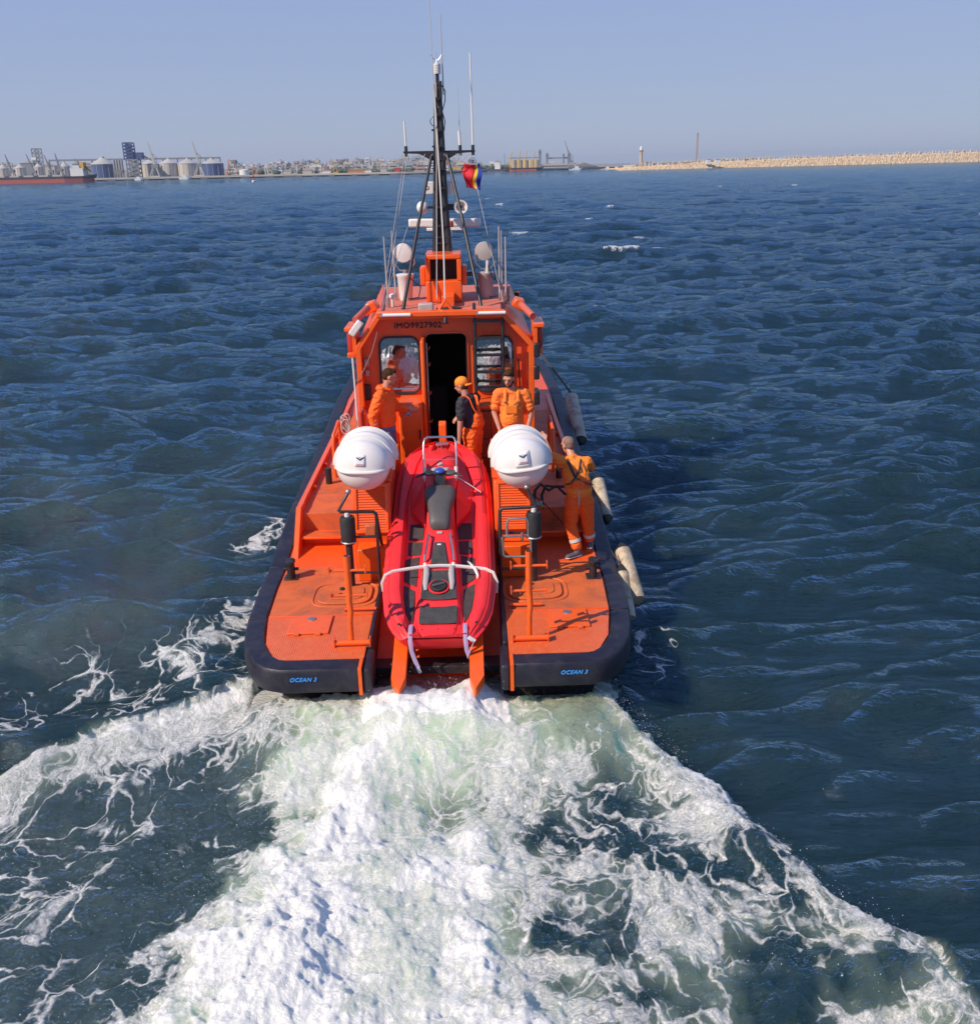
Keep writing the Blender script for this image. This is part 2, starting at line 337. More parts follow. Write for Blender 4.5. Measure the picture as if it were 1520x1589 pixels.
    mp = N.new('ShaderNodeMapping'); mp.inputs['Rotation'].default_value = (0, 0, R(14)); mp.inputs['Scale'].default_value = (0.9, 2.4, 1.0); L(P, mp.inputs[0]); L(mp.outputs[0], r1.inputs['Vector'])
    r2 = node('ShaderNodeTexNoise', Scale=6.0, Detail=5.0, Roughness=0.6, Distortion=0.5)
    mp2 = N.new('ShaderNodeMapping'); mp2.inputs['Rotation'].default_value = (0, 0, R(-18)); mp2.inputs['Scale'].default_value = (0.8, 1.9, 1.0); L(P, mp2.inputs[0]); L(mp2.outputs[0], r2.inputs['Vector'])
    def ridge(n): return math_('SUBTRACT', 1.0, math_('ABSOLUTE', math_('MULTIPLY', math_('SUBTRACT', n.outputs['Fac'], 0.5), 3.4)))
    hgt = math_('ADD', math_('MULTIPLY', ridge(r1), 0.035), math_('ADD', math_('MULTIPLY', r2.outputs['Fac'], 0.080), math_('MULTIPLY', ridge(r2), 0.010)))
    r3 = node('ShaderNodeTexNoise', Scale=17.0, Detail=4.0, Roughness=0.6, Distortion=0.6); L(mp2.outputs[0], r3.inputs['Vector'])
    patch = smooth(w1.outputs['Fac'], 0.38, 0.62, 0.25, 1.0)            # ripples come in gust patches
    hgt = math_('ADD', hgt, math_('MULTIPLY', math_('MULTIPLY', r3.outputs['Fac'], 0.011), patch))
    hgt = math_('ADD', hgt, math_('MULTIPLY', r1.outputs['Fac'], 0.13))
    bp = N.new('ShaderNodeBump'); bp.inputs['Strength'].default_value = 1.0; bp.inputs['Distance'].default_value = 1.0; L(hgt, bp.inputs['Height'])
    f3 = node('ShaderNodeTexNoise', Scale=9.0, Detail=8.0, Roughness=0.68, Distortion=0.6); L(WP, f3.inputs['Vector'])
    fh = math_('ADD', math_('MULTIPLY', foam, 0.030), math_('ADD', math_('MULTIPLY', f3.outputs['Fac'], 0.030), math_('MULTIPLY', n4.outputs['Fac'], 0.010)))
    bpf = N.new('ShaderNodeBump'); bpf.inputs['Strength'].default_value = 1.0; bpf.inputs['Distance'].default_value = 1.0; L(fh, bpf.inputs['Height'])
    # water body colour: deep green, paler where air is churned in
    mc = N.new('ShaderNodeMix'); mc.data_type = 'RGBA'; L(aer, mc.inputs[0]); mc.inputs[6].default_value = (0.0085, 0.0215, 0.0188, 1); mc.inputs[7].default_value = (0.44, 0.50, 0.34, 1)
    # the body colour is light scattered back from below, so it does not follow the ripples; the surface only reflects
    df = N.new('ShaderNodeSubsurfaceScattering'); df.falloff = 'BURLEY'; df.inputs['Scale'].default_value = 1.0; df.inputs['Radius'].default_value = (0.25, 0.55, 0.60); L(mc.outputs[2], df.inputs['Color']); upn = N.new('ShaderNodeCombineXYZ'); upn.inputs[2].default_value = 1.0; 
    geo = N.new('ShaderNodeNewGeometry'); nmix = vm('NORMALIZE', vm('ADD', vm('SCALE', geo.outputs['Normal'], (0, 0, 0)), upn.outputs[0]), (0, 0, 0)); 
    sc_ = nmix.node.inputs[0].links[0].from_node.inputs[0].links[0].from_node; sc_.inputs[3].default_value = 0.8
    L(nmix, df.inputs['Normal'])
    gs = N.new('ShaderNodeBsdfGlossy'); gs.inputs['Roughness'].default_value = 0.05; gs.inputs['Color'].default_value = (0.66, 0.86, 1.0, 1); L(bp.outputs[0], gs.inputs['Normal'])
    fr = N.new('ShaderNodeFresnel'); fr.inputs['IOR'].default_value = 1.68; L(bp.outputs[0], fr.inputs['Normal'])
    wmix = N.new('ShaderNodeMixShader'); L(fr.outputs[0], wmix.inputs[0]); L(df.outputs[0], wmix.inputs[1]); L(gs.outputs[0], wmix.inputs[2])
    N.remove(b)
    fb = N.new('ShaderNodeBsdfPrincipled'); fb.inputs['Base Color'].default_value = (0.90, 0.88, 0.83, 1); fb.inputs['Roughness'].default_value = 0.7
    fb.inputs['Subsurface Weight'].default_value = 0.0
    up2 = N.new('ShaderNodeCombineXYZ'); up2.inputs[2].default_value = 0.55          # froth scatters light through its depth: soft shading
    fn = vm('NORMALIZE', vm('ADD', bpf.outputs[0], up2.outputs[0]), (0, 0, 0)); L(fn, fb.inputs['Normal'])
    ms = N.new('ShaderNodeMixShader'); L(foam, ms.inputs[0]); L(wmix.outputs[0], ms.inputs[1]); L(fb.outputs[0], ms.inputs[2]); L(ms.outputs[0], out.inputs[0])
water_material()

# wake outline in boat coordinates (metres astern), port and starboard edges and the white core
WL = np.array([(10.9, -2.1), (10.32, -2.17), (9.92, -2.83), (9.35, -3.52), (8.9, -4.18), (8.63, -4.46), (7.9, -5.3), (6.8, -6.6), (5, -8.4), (2, -11)])[::-1]
WR = np.array([(10.6, 1.75), (9.93, 2.0), (9.3, 2.26), (8.55, 2.53), (7.70, 2.78), (7.22, 3.07), (6.56, 3.35), (6.04, 3.73), (5.65, 3.85), (5.3, 3.95), (4, 4.4), (2, 5.1)])[::-1]
KL = np.array([(9.9, -1.1), (8.75, -1.26), (8.0, -1.40), (7.36, -1.55), (6.86, -1.62), (6.49, -1.76), (6.0, -1.85), (5.5, -1.9), (2, -2.4)])[::-1]
KR = np.array([(9.9, 0.9), (8.77, 0.62), (7.9, 0.50), (7.08, 0.54), (6.38, 0.66), (5.9, 0.80), (5.43, 0.95), (2, 1.6)])[::-1]
def wake_fields(x, y):
    ip = lambda A: np.interp(y, A[:, 0], A[:, 1])
    wob = 0.15 * fbm2(x * 1.7, y * 1.7, 5, 0.65) + 0.30 * perlin2(x * 0.8 + 3, y * 0.8)
    xl, xr, kl, kr = ip(WL) + wob, ip(WR) + wob, ip(KL) + wob * 2, ip(KR) + wob * 2
    aft = sst(10.35, 10.0, y) * sst(-2, 1, y)
    dl, dr = x - xl, xr - x                       # >0 inside
    inside = sst(-0.05, 0.10, dl) * sst(-0.05, 0.08, dr) * aft
    core = sst(-0.35, 0.35, x - kl) * sst(-0.55, 0.55, kr - x) * aft
    big = fbm2(x * 0.9 + 5, y * 0.9, 4, 0.55)
    # port: crest band by the edge, then open dark water with sparse lace
    bandw = 0.35 + 0.45 * sst(6, 10, y)
    band = sst(bandw * 1.7, bandw * 0.2, dl) * sst(-0.04, 0.06, dl)
    port = sst(kl, kl - 0.4, x)
    dens = np.zeros_like(x)
    dp = 0.26 + 0.42 * band + 0.30 * sst(8.3, 9.6, y) + 0.20 * big
    dp = dp - 0.16 * sst(0.1, 0.5, kl - x) * sst(1.6, 0.9, kl - x) * sst(9.2, 8.2, y)
    ds = 0.45 + 0.50 * big + 0.18 * sst(0.5, 0.0, dr) - 0.26 * sst(6.6, 5.6, y) * sst(1.2, 2.0, x)
    dc = 0.82 + 0.50 * big + 0.42 * np.exp(-((x - (kl + 0.62)) / 0.50) ** 2) + 0.18 * sst(7.0, 5.6, y)
    mid = sst(9.2, 8.1, y)                        # greener, smoother water just behind the transom
    dc = dc - 0.45 * (1 - mid) 
    ds = ds - 0.10 * (1 - mid)
    stb = sst(kr - 0.1, kr + 0.3, x)
    dens = dp * (1 - core) * (1 - stb) + ds * (1 - core) * stb + dc * core
    dens = dens * inside
    aer = inside * np.clip(0.06 + 0.30 * band * port + 0.75 * core + stb * (0.05 + 0.26 * big) + 0.55 * (1 - mid) * sst(-2.3, -1.2, x) - 0.02, 0, 1)
    # thin turbulent foam along both sides of the hull
    s1 = sst(-3.6, -2.3, x) * sst(-2.1, -2.5, x) * sst(18, 15.5, y) * sst(9.0, 10.5, y)
    dens = dens + s1 * (0.27 + 0.3 * big)
    bow = np.exp(-((y - (16.3 + (x + 2.4) * 0.55)) / 0.35) ** 2) * sst(-4.1, -3.2, x) * sst(-2.2, -2.5, x)
    dens = dens + (0.42 + 0.3 * big) * bow
    old = sst(-2.6, -3.3, x) * sst(-7.5, -4.5, x) * np.exp(-((y - (11.0 + (x + 3) * 0.42)) / 0.75) ** 2)
    dens = dens + old * (0.34 + 0.3 * big)
    s2 = sst(2.35, 2.5, x) * sst(3.4, 2.6, x) * np.exp(-((y - 11.0) / 0.9) ** 2)
    dens = dens + 0.24 * s2
    slot = (np.abs(x) < 0.8) & (y < 10.8) & (y > 9.0)
    dens = np.where(slot, 0.80 + 0.35 * sst(9.8, 9.1, y) + 0.35 * big, dens)
    aer = np.where(slot, 0.75, aer)
    return np.clip(dens, 0, 1.25), np.clip(aer, 0, 1), inside, core, stb, big
waves = []
wr = np.random.RandomState(5)
for i in range(96):
    lam = 0.32 * (9.5 / 0.32) ** (i / 95.0) * wr.uniform(0.9, 1.1)
    ang = R(97) + wr.normal(0, 0.36)          # travel direction
    amp = 0.0116 * lam ** 0.95 * wr.uniform(0.5, 1.4)
    if 1.3 < lam < 4.2: amp *= 1.12
    if lam > 5: amp *= 0.55
    waves.append((2 * math.pi / lam, math.cos(ang), math.sin(ang), amp, wr.uniform(0, 6.28), lam))
def sea(x, y, spacing):
    z = np.zeros_like(x); dx = np.zeros_like(x); dy = np.zeros_like(x)
    gust = 1 + 0.35 * fbm2(x * 0.05, y * 0.05, 2)
    for k, cx_, sy_, a, ph, lam in waves:
        w = np.clip((lam / (spacing * 2.6) - 1.0), 0, 1)
        if w.max() <= 0: continue
        p = k * (x * cx_ + y * sy_) + ph; aw = a * w * gust
        z += aw * np.sin(p); q = 0.62 * aw * np.cos(p); dx += q * cx_; dy += q * sy_
    return z, dx, dy
def build_water():
    ys = [-40, -20, -8, -2, 1.0, 2.5, 3.6]; y = 4.3
    while y < 20: ys.append(y); y += max(0.018, 0.0031 * y)
    while y < 2600: ys.append(y); y *= 1.0088
    ys += [3200, 4500, 7000]
    ys = np.array(ys)
    side = np.linspace(0.79, 1.9, 105)
    tv = np.concatenate([-np.geomspace(7, 1.95, 9), -side[::-1], np.linspace(-0.78, 0.78, 800), side, np.geomspace(1.95, 7, 9)])
    Y, T = np.meshgrid(ys, tv, indexing='ij')
    base = np.maximum(Y, 4.3)
    X = CX + T * base
    sp = np.maximum(0.0022 * base, np.gradient(ys)[:, None] * 0.5 + 0 * T)
    sp = np.where(np.abs(T) > 0.785, np.maximum(0.0095 * base, sp), sp); sp = np.where(np.abs(T) > 1.92, 5.0, sp)
    z, dx, dy = sea(X, Y, sp)
    dens, aer, ins, core, stb, big = wake_fields(X, Y)
    # wake relief
    near = sst(14, 10, Y)
    t1 = fbm2(X * 1.6, Y * 1.4, 5, 0.55); t2 = np.abs(fbm2(X * 3.1 + 3, Y * 2.8, 5, 0.55)); t3 = fbm2(X * 9, Y * 9, 3, .5)
    calm = 1 - 0.65 * ins
    z = z * calm; dx *= calm; dy *= calm
    z += ins * (0.05 * core + 0.05 * stb)
    z += ins * core * (0.085 * t1 + 0.05 * (0.35 - t2) + 0.007 * t3 + 0.03 + 0.16 * np.exp(-((X - (np.interp(Y, KL[:, 0], KL[:, 1]) + 0.65)) / 0.45) ** 2) * sst(9.2, 8.0, Y))
    z += ins * (1 - core) * (0.06 * t1 + 0.045 * (0.3 - t2) * (0.4 + stb) + 0.006 * t3)
    ipL = np.interp(Y, WL[:, 0], WL[:, 1]); ipR = np.interp(Y, WR[:, 0], WR[:, 1])
    aft = sst(10.4, 9.9, Y)
    z += aft * (0.10 * np.exp(-((X - ipL - 0.22) / 0.25) ** 2) + 0.10 * np.exp(-((X - ipR + 0.2) / 0.2) ** 2))
    # hump of water pushed up right behind the transom
    z += 0.25 * sst(-2.4, -1.7, X) * sst(2.2, 1.7, X) * np.exp(-((Y - 9.15) / 0.65) ** 2)
    z += 0.13 * sst(0.9, 0.35, np.abs(X)) * sst(8.2, 9.5, Y) * sst(10.8, 9.9, Y)
    # depression and flow under the hull
    under = (np.abs(X) < 2.2) & (Y > 9.6) & (Y < 26)
    z = np.where(under, np.minimum(z, 0.12) - 0.02, z)
    # open sea whitecaps
    cap = fbm2(X * 0.11 + 40, Y * 0.22, 4, 0.6)
    far = sst(28, 60, Y) * sst(2000, 900, Y)
    wc = sst(1.30, 1.5, cap + 1.1 * z) * far
    dens = np.maximum(dens, wc * 0.7 * (ins < 0.01))
    co = np.stack([X + dx, Y + dy, z], -1).reshape(-1, 3)
    ny, nx = X.shape
    idx = np.arange(ny * nx).reshape(ny, nx)
    quads = np.stack([idx[:-1, :-1], idx[:-1, 1:], idx[1:, 1:], idx[1:, :-1]], -1).reshape(-1, 4)
    me = bpy.data.meshes.new('sea'); me.vertices.add(len(co)); me.vertices.foreach_set('co', co.ravel().astype(np.float32))
    me.loops.add(quads.size); me.loops.foreach_set('vertex_index', quads.ravel().astype(np.int32))
    me.polygons.add(len(quads)); me.polygons.foreach_set('loop_start', np.arange(0, quads.size, 4, dtype=np.int32))
    me.update(); me.polygons.foreach_set('use_smooth', np.ones(len(quads), bool))
    for nm, arr in (('foam', dens), ('aer', aer)):
        at = me.attributes.new(nm, 'FLOAT', 'POINT'); at.data.foreach_set('value', arr.ravel().astype(np.float32))
    me.materials.append(WATER)
    o = bpy.data.objects.new('water', me); C.objects.link(o); o['kind'] = 'structure'
    return len(quads)
build_water()
exec_parts = True

# ------------------------------------------------------------------ the boat
D = 0.76; D2 = 1.26
boat = thing('pilot_boat', 'orange pilot boat seen from astern with open wheelhouse door and tall black mast', 'boat', (0, 14, 0))
class _At: pass
def part(mb, name, mt, parent=None, **k):
    o = mb.build(name, mt, None, **k); p = parent or boat
    o.parent = p
    o.matrix_parent_inverse = Matrix.Translation(-Vector(boat.location)) if p is boat else Matrix.Identity(4)
    return o
def under(o, p=None):
    o.parent = p or boat
    o.matrix_parent_inverse = Matrix.Translation(-Vector(boat.location)) if (p or boat) is boat else Matrix.Identity(4)
    return o
def hw(y):      # half width of the deck edge
    pts = [(9.55, 1.70), (9.65, 1.78), (10.07, 1.96), (10.75, 2.06), (11.6, 2.10), (20, 2.10), (22, 1.98), (24, 1.55), (25.4, 0.95), (26.4, 0.05)]
    return float(np.interp(y, [p[0] for p in pts], [p[1] for p in pts]))
def sheer(y): return float(np.interp(y, [9, 12.2, 14, 18, 22, 26.5], [D, D, 1.0, 1.2, 1.5, 1.9]))
# pontoons and centre body
for s in (-1, 1):
    mb = MB(); rings = []
    for y in [9.62, 9.8, 10.07, 10.4, 10.75, 11.2, 11.6, 12.3, 13.0, 13.3]:
        w = hw(y) - 0.002; zt = sheer(y) - 0.012
        rings.append([(s * 0.80, y, zt), (s * w, y, zt), (s * w, y, 0.40), (s * 0.80, y, 0.40)])
    mb.rings(rings); part(mb, 'pontoon', ORANGE, smooth=30)
    mb = MB(); mb.rings([[(s * 0.80, y, 0.399), (s * (hw(y) - .06), y, 0.399), (s * (hw(y) - .3), y, -0.6), (s * 0.80, y, -0.6)] for y in (9.9, 10.4, 11.2, 12.3, 13.3)]); part(mb, 'pontoon_bottom', BLACK, smooth=30)
mb = MB(); rings = []
for y in [13.3, 14, 16, 18, 20, 21, 22, 23, 24, 25, 25.8, 26.3]:
    w = hw(y) - 0.002; zt = sheer(y) - 0.012
    rings.append([(-w, y, zt), (w, y, zt), (w * 0.97, y, 0.3), (w * 0.6, y, -0.6), (-w * 0.6, y, -0.6), (-w * 0.97, y, 0.3)])
mb.rings(rings); part(mb, 'hull', ORANGE, smooth=30)
part(MB().prism([(10.6, -0.6), (10.35, 0.36), (10.5, 0.42), (13.3, 1.12), (13.3, -0.6)], -0.797, 0.797, 'X'), 'ramp_floor', ORANGE, smooth=30, bevel=0.01)
# aft decks
for s in (-1, 1):
    ys = [9.66, 9.8, 10.07, 10.4, 10.76]
    poly = [(s * 0.80, 9.66)] + [(s * (hw(y) - 0.01), y) for y in ys] + [(s * 0.80, 10.76)]
    part(MB().prism(poly, D - 0.010, D + 0.006), 'tread_plate', TREAD, smooth=0)
    ys = [10.77, 11.2, 11.6, 12.3, 13.12]
    poly = [(s * 0.80, 10.77)] + [(s * (hw(y) - 0.01), y) for y in ys] + [(s * 0.80, 13.12)]
    part(MB().prism(poly, D - 0.010, D + 0.002), 'aft_deck', ORDECK, smooth=0)
    # welded lip between the two plates
    part(MB().box(min(s * .8, s * 2.05), 10.755, D, max(s * .8, s * 2.05), 10.785, D + 0.018), 'weld_lip', ORANGE, bevel=0.004)
    # lid with hinges
    x0, x1 = (-1.75, -1.27) if s < 0 else (1.30, 1.77)
    l = part(MB().box(x0, 10.27, D + 0.008, x1, 10.74, D + 0.030), 'deck_lid', ORBRIGHT, bevel=0.006)
    l2 = MB().lathe(((x0 + x1) / 2, 10.64, D + 0.031), (0, 0, 1), [(0, 0.05), (0.008, 0.048), (0.010, 0.03)]).build('lid_latch', GALV, None); under(l2, l)
    for q in (0.24, 0.76):
        h = MB().box(x0 + (x1 - x0) * q - 0.03, 10.235, D + 0.008, x0 + (x1 - x0) * q + 0.03, 10.268, D + 0.035).build('hinge', ORDECK, None, bevel=0.004); under(h, l)
    # oval hatch welded into the deck
    cxh = s * 1.20
    oval = lambda a, b, n=40: [(cxh + a * abs(math.cos(q)) ** .55 * (1 if math.cos(q) > 0 else -1), 11.38 + b * abs(math.sin(q)) ** .55 * (1 if math.sin(q) > 0 else -1)) for q in [2 * math.pi * k / n for k in range(n)]]
    hh = part(MB().prism(oval(0.34, 0.30), D + 0.002, D + 0.028), 'deck_hatch', ORDECK, smooth=30, bevel=0.008)
    under(MB().tube([(a, b, D + 0.004) for a, b in oval(0.40, 0.36)], 0.012, 6, closed=True).build('hatch_rim', ORDECK, None), hh)
    under(MB().prism(oval(0.24, 0.20), D + 0.028, D + 0.040).build('hatch_centre', ORDECK, None, smooth=30, bevel=0.004), hh)
    for dx_, dy_ in ((-.05, 0.09), (-.05, -.10)):
        under(MB().lathe((cxh + dx_, 11.38 + dy_, D + 0.04), (0, 0, 1), [(0, .035), (.02, .03), (.03, .01)]).build('hatch_knob', BLACKR, None), hh)
    # raised side deck, riser wall, tread step
    ys = [13.12, 14, 16, 18, 20]
    xi = 1.12
    poly = [(s * xi, 13.12)] + [(s * (hw(y) - 0.06), y) for y in ys] + [(s * xi, 20)]
    part(MB().prism(poly, D, D2), 'side_deck', ORDECK, smooth=0, bevel=0.006)
    xa, xb = sorted((s * 1.16, s * 1.97))
    part(MB().box(xa, 13.0, D + 0.003, xb, 13.118, D + 0.21), 'step_riser', ORANGE, bevel=0.004)
    st = part(MB().box(xa, 12.83, D + 0.212, xb, 13.117, D + 0.245), 'step_tread', ORBRIGHT, bevel=0.006)
    for q in range(5):
        under(MB().box(xa + .03, 12.845 + q * .05, D + 0.246, xb - .03, 12.868 + q * .05, D + 0.256).build('anti_slip_bar', ORDECK, None, bevel=0.003), st)
    # bulwark plate sloping down aft, low toe rail forward
    prof = [(12.38, D), (12.42, D + 0.03), (13.10, D2 + 0.07), (13.4, D2 + 0.10), (13.4, D)]
    prof = [(12.55, D), (12.58, D + 0.03), (13.10, D2 + 0.07), (13.4, D2 + 0.10), (13.4, D)]
    part(MB().prism(prof, min(s * 1.975, s * 2.03), max(s * 1.975, s * 2.03), 'X'), 'bulwark', ORANGE, bevel=0.006)
    part(MB().prism([(12.53, D + 0.003), (12.56, D + 0.05), (13.10, D2 + 0.095), (20, D2 + 0.10), (20, D2 + 0.075), (13.12, D2 + 0.071), (12.62, D + 0.03)], min(s * 1.985, s * 2.055), max(s * 1.985, s * 2.055), 'X'), 'bulwark_rail', ORBRIGHT, bevel=0.004)
    part(MB().box(min(s * 1.99, s * 2.02), 13.4, D2 - .02, max(s * 1.99, s * 2.02), 20, D2 + 0.074), 'toe_plate', ORANGE)
    for y in (14.2, 15.4, 17.0, 18.4):
        part(MB().box(min(s * 1.93, s * 2.0), y - .015, D2, max(s * 1.93, s * 2.0), y + .015, D2 + .065), 'toe_bracket', ORANGE)
# rubber collar in sections
def collar(path, name='fender_section'):
    mb = MB(); rings = []
    for i, (x, y) in enumerate(path):
        a = Vector(path[max(0, i - 1)]); b = Vector(path[min(len(path) - 1, i + 1)]); t = (b - a).normalized()
        n = Vector((t.y, -t.x)); 
        if n.dot(Vector((x, y - 13))) < 0: n = -n
        zt = sheer(y); w = 0.25
        pr = [(0, -.02), (0, -0.27), (0.02, -0.285), (w - .03, -0.282), (w - .006, -0.265), (w, -0.20), (w - .004, -0.035), (w - .022, 0.004), (w - .05, 0.012), (0.02, 0.012)]
        rings.append([(x + n.x * o, y + n.y * o, zt + h) for o, h in pr])
    mb.rings(rings)
    return part(mb, name, NAVY, smooth=50, bevel=0.006)
for s in (-1, 1):
    pth = [(9.64, 0.86), (9.64, 1.3), (9.64, 1.68)]
    collar([(s * 0.845, 9.66), (s * 1.3, 9.66), (s * 1.56, 9.66), (s * 1.66, 9.665), (s * 1.73, 9.69), (s * 1.80, 9.76), (s * 1.88, 9.90), (s * 1.96, 10.10), (s * 2.02, 10.42), (s * 2.055, 10.745)])
    segs = [(10.755, 12.3), (12.31, 14.3), (14.31, 17.0), (17.01, 20.0), (20.01, 22.5), (22.51, 25.9)]
    for a, b in segs:
        n = 8; collar([(s * hw(a + (b - a) * k / n), a + (b - a) * k / n) for k in range(n + 1)])
    # inner slot faces and the orange corner strip
    part(MB().box(min(s * .80, s * .70), 9.42, 0.44, max(s * .80, s * .70), 9.92, D - .01), 'inner_fender', NAVY, bevel=0.03, seg=3)
    part(MB().box(min(s * .798, s * .74), 9.93, 0.0, max(s * .798, s * .74), 11.9, D + .02), 'slot_fender', NAVY, bevel=0.015)
    part(MB().box(min(s * .802, s * .842), 9.40, 0.45, max(s * .802, s * .842), 9.66, D + .016), 'corner_strip', ORBRIGHT, bevel=0.004)
    # name on the collar
    xx = -1.44 if s < 0 else 1.49
    under(text_mesh('boat_name', 'OCEAN 3', 0.064, BLUTXT, None, Matrix.Translation((xx, 9.407, 0.655)) @ Matrix.Rotation(R(90), 4, 'X'), 0.003, 0.35, 0.0025, 1.1))
# mooring bollards: double post with cross horns
def bollard(x, y):
    b = part(MB().box(x - .09, y - .09, D + .004, x + .09, y + .09, D + .02), 'bollard', BLACK, bevel=0.005)
    mb = MB()
    for dy_ in (-.045, .045):
        mb.lathe((x, y + dy_, D + .02), (0, 0, 1), [(0, .045), (.18, .045), (.19, .058), (.225, .058), (.235, .045)], 16)
    under(mb.build('bollard_post', BLACK, None), b)
    under(MB().tube([(x - .10, y, D + .13), (x + .10, y, D + .13)], .022, 10).build('bollard_horn', BLACK, None), b)
bollard(-1.98, 11.98); bollard(1.98, 11.75)
# step posts at the stern: vertical tube with cross rungs
for s, xc in ((-1, -0.965), (1, 1.045)):
    y = 9.98
    g = part(MB().tube([(xc, y + .06, 1.83), (xc, y + .06, 1.35), (xc + s * .005, y + .05, 1.30), (xc + .01, y + .02, 1.18), (xc, y, 1.06), (xc, y, D + .03)], [.038, .038, .036, .034, .030, .030], 14), 'step_post', ORBRIGHT)
    for z in (1.66, 1.36):
        rg = MB().tube([(xc - .20, y + .05, z), (xc + .20, y + .05, z)], .016, 8)
        for q in (-1, 1): rg.box(xc + q * .20 - .006, y + .02, z - .03, xc + q * .20 + .006, y + .08, z + .05)
        under(rg.build('rung', ORBRIGHT, None), g)
    rg = MB().tube([(xc - .19, y - .02, D + .045), (xc + .21, y - .02, D + .045)], .034, 12)
    for q in (-.19, .21): rg.box(xc + q - .006, y - .06, D + .008, xc + q + .006, y + .04, D + .10)
    under(rg.build('base_bar', ORBRIGHT, None), g)
    rg = MB().tube([(xc - .19, y + .9, D + .035), (xc + .20, y + .9, D + .035)], .022, 12)
    under(rg.build('deck_rung', ORANGE, None), g)
    under(MB().cyl((xc, y + .06, 1.835), (xc, y + .06, 1.80), .03, n=14).build('tube_end', BLACK, None), g)
# black capped posts with bent guard frames
for s in (-1, 1):
    xc = s * 1.17 + .03; y = 11.6
    g = part(MB().tube([(xc, y, D), (xc, y, 1.42)], .045, 14), 'guard_post', BLACK)
    under(MB().lathe((xc, y, 1.40), (0, 0, 1), [(0, .07), (.02, .095), (.30, .098), (.335, .085), (.34, .04)], 20).build('roller_sleeve', BLACKR, None), g)
    under(MB().lathe((xc, y, 1.735), (0, 0, 1), [(0, .035), (.055, .032), (.06, .01)], 14).build('post_cap', WHITEP, None), g)
    under(MB().tube([(xc + .09 * math.cos(q), y + .09 * math.sin(q), 1.405) for q in [2 * math.pi * k / 16 for k in range(16)]], .012, 6, closed=True).build('clamp_ring', GALV, None), g)
    xin = s * 0.775; xo = s * 1.24
    fr = part(MB().tube([(s * 1.12, y + .10, 2.02), (xo, y, 1.82), (xo - s * .03, y, 1.80), (xin + s * .03, y, 1.79), (xin, y, 1.76), (xin, y, D + .02)], .022, 10), 'guard_frame', BLACK)
    b = MB()
    b.tube([(xc, y, 1.46), (xin, y, 1.46)], .018, 8); b.tube([(xc, y, .97), (xin, y, .97)], .018, 8)
    b.tube([(xin, y, 1.76), (xin - s * .01, y + .45, 1.1), (xin, y + .5, D)], .02, 8)
    under(b.build('cross_rail', BLACK, None), fr)
    under(MB().ell((s * 1.12, y + .10, 2.03), .035, .035, .035).build('ball_end', GALV, None), fr)
    if s > 0:
        b = MB().tube([(.86, y - .05, 1.44), (.86, y - .05, 1.62), (.89, y - .05, 1.67), (1.10, y - .05, 1.67), (1.13, y - .05, 1.62), (1.13, y - .05, 1.45)], .017, 8)
        b.tube([(.80, y - .06, 1.43), (.81, y - .06, 1.19), (.84, y - .06, 1.16), (1.12, y - .06, 1.16), (1.16, y - .06, 1.20), (1.16, y - .06, 1.41), (1.12, y - .06, 1.44), (.82, y - .06, 1.44)], .017, 8)
        under(b.build('boarding_loop', GALV, None), fr)
        under(MB().cyl((1.05, y - .09, 1.37), (1.05, y - .09, 1.50), .018).build('pin', STEEL, None), fr)
    else:
        under(MB().obox((-.86, y + .04, 1.52), (1, 0, 0), (0, 1, 0), (0, 0, 1), .07, .03, .09).build('bracket', ORDECK, None, bevel=0.02), fr)
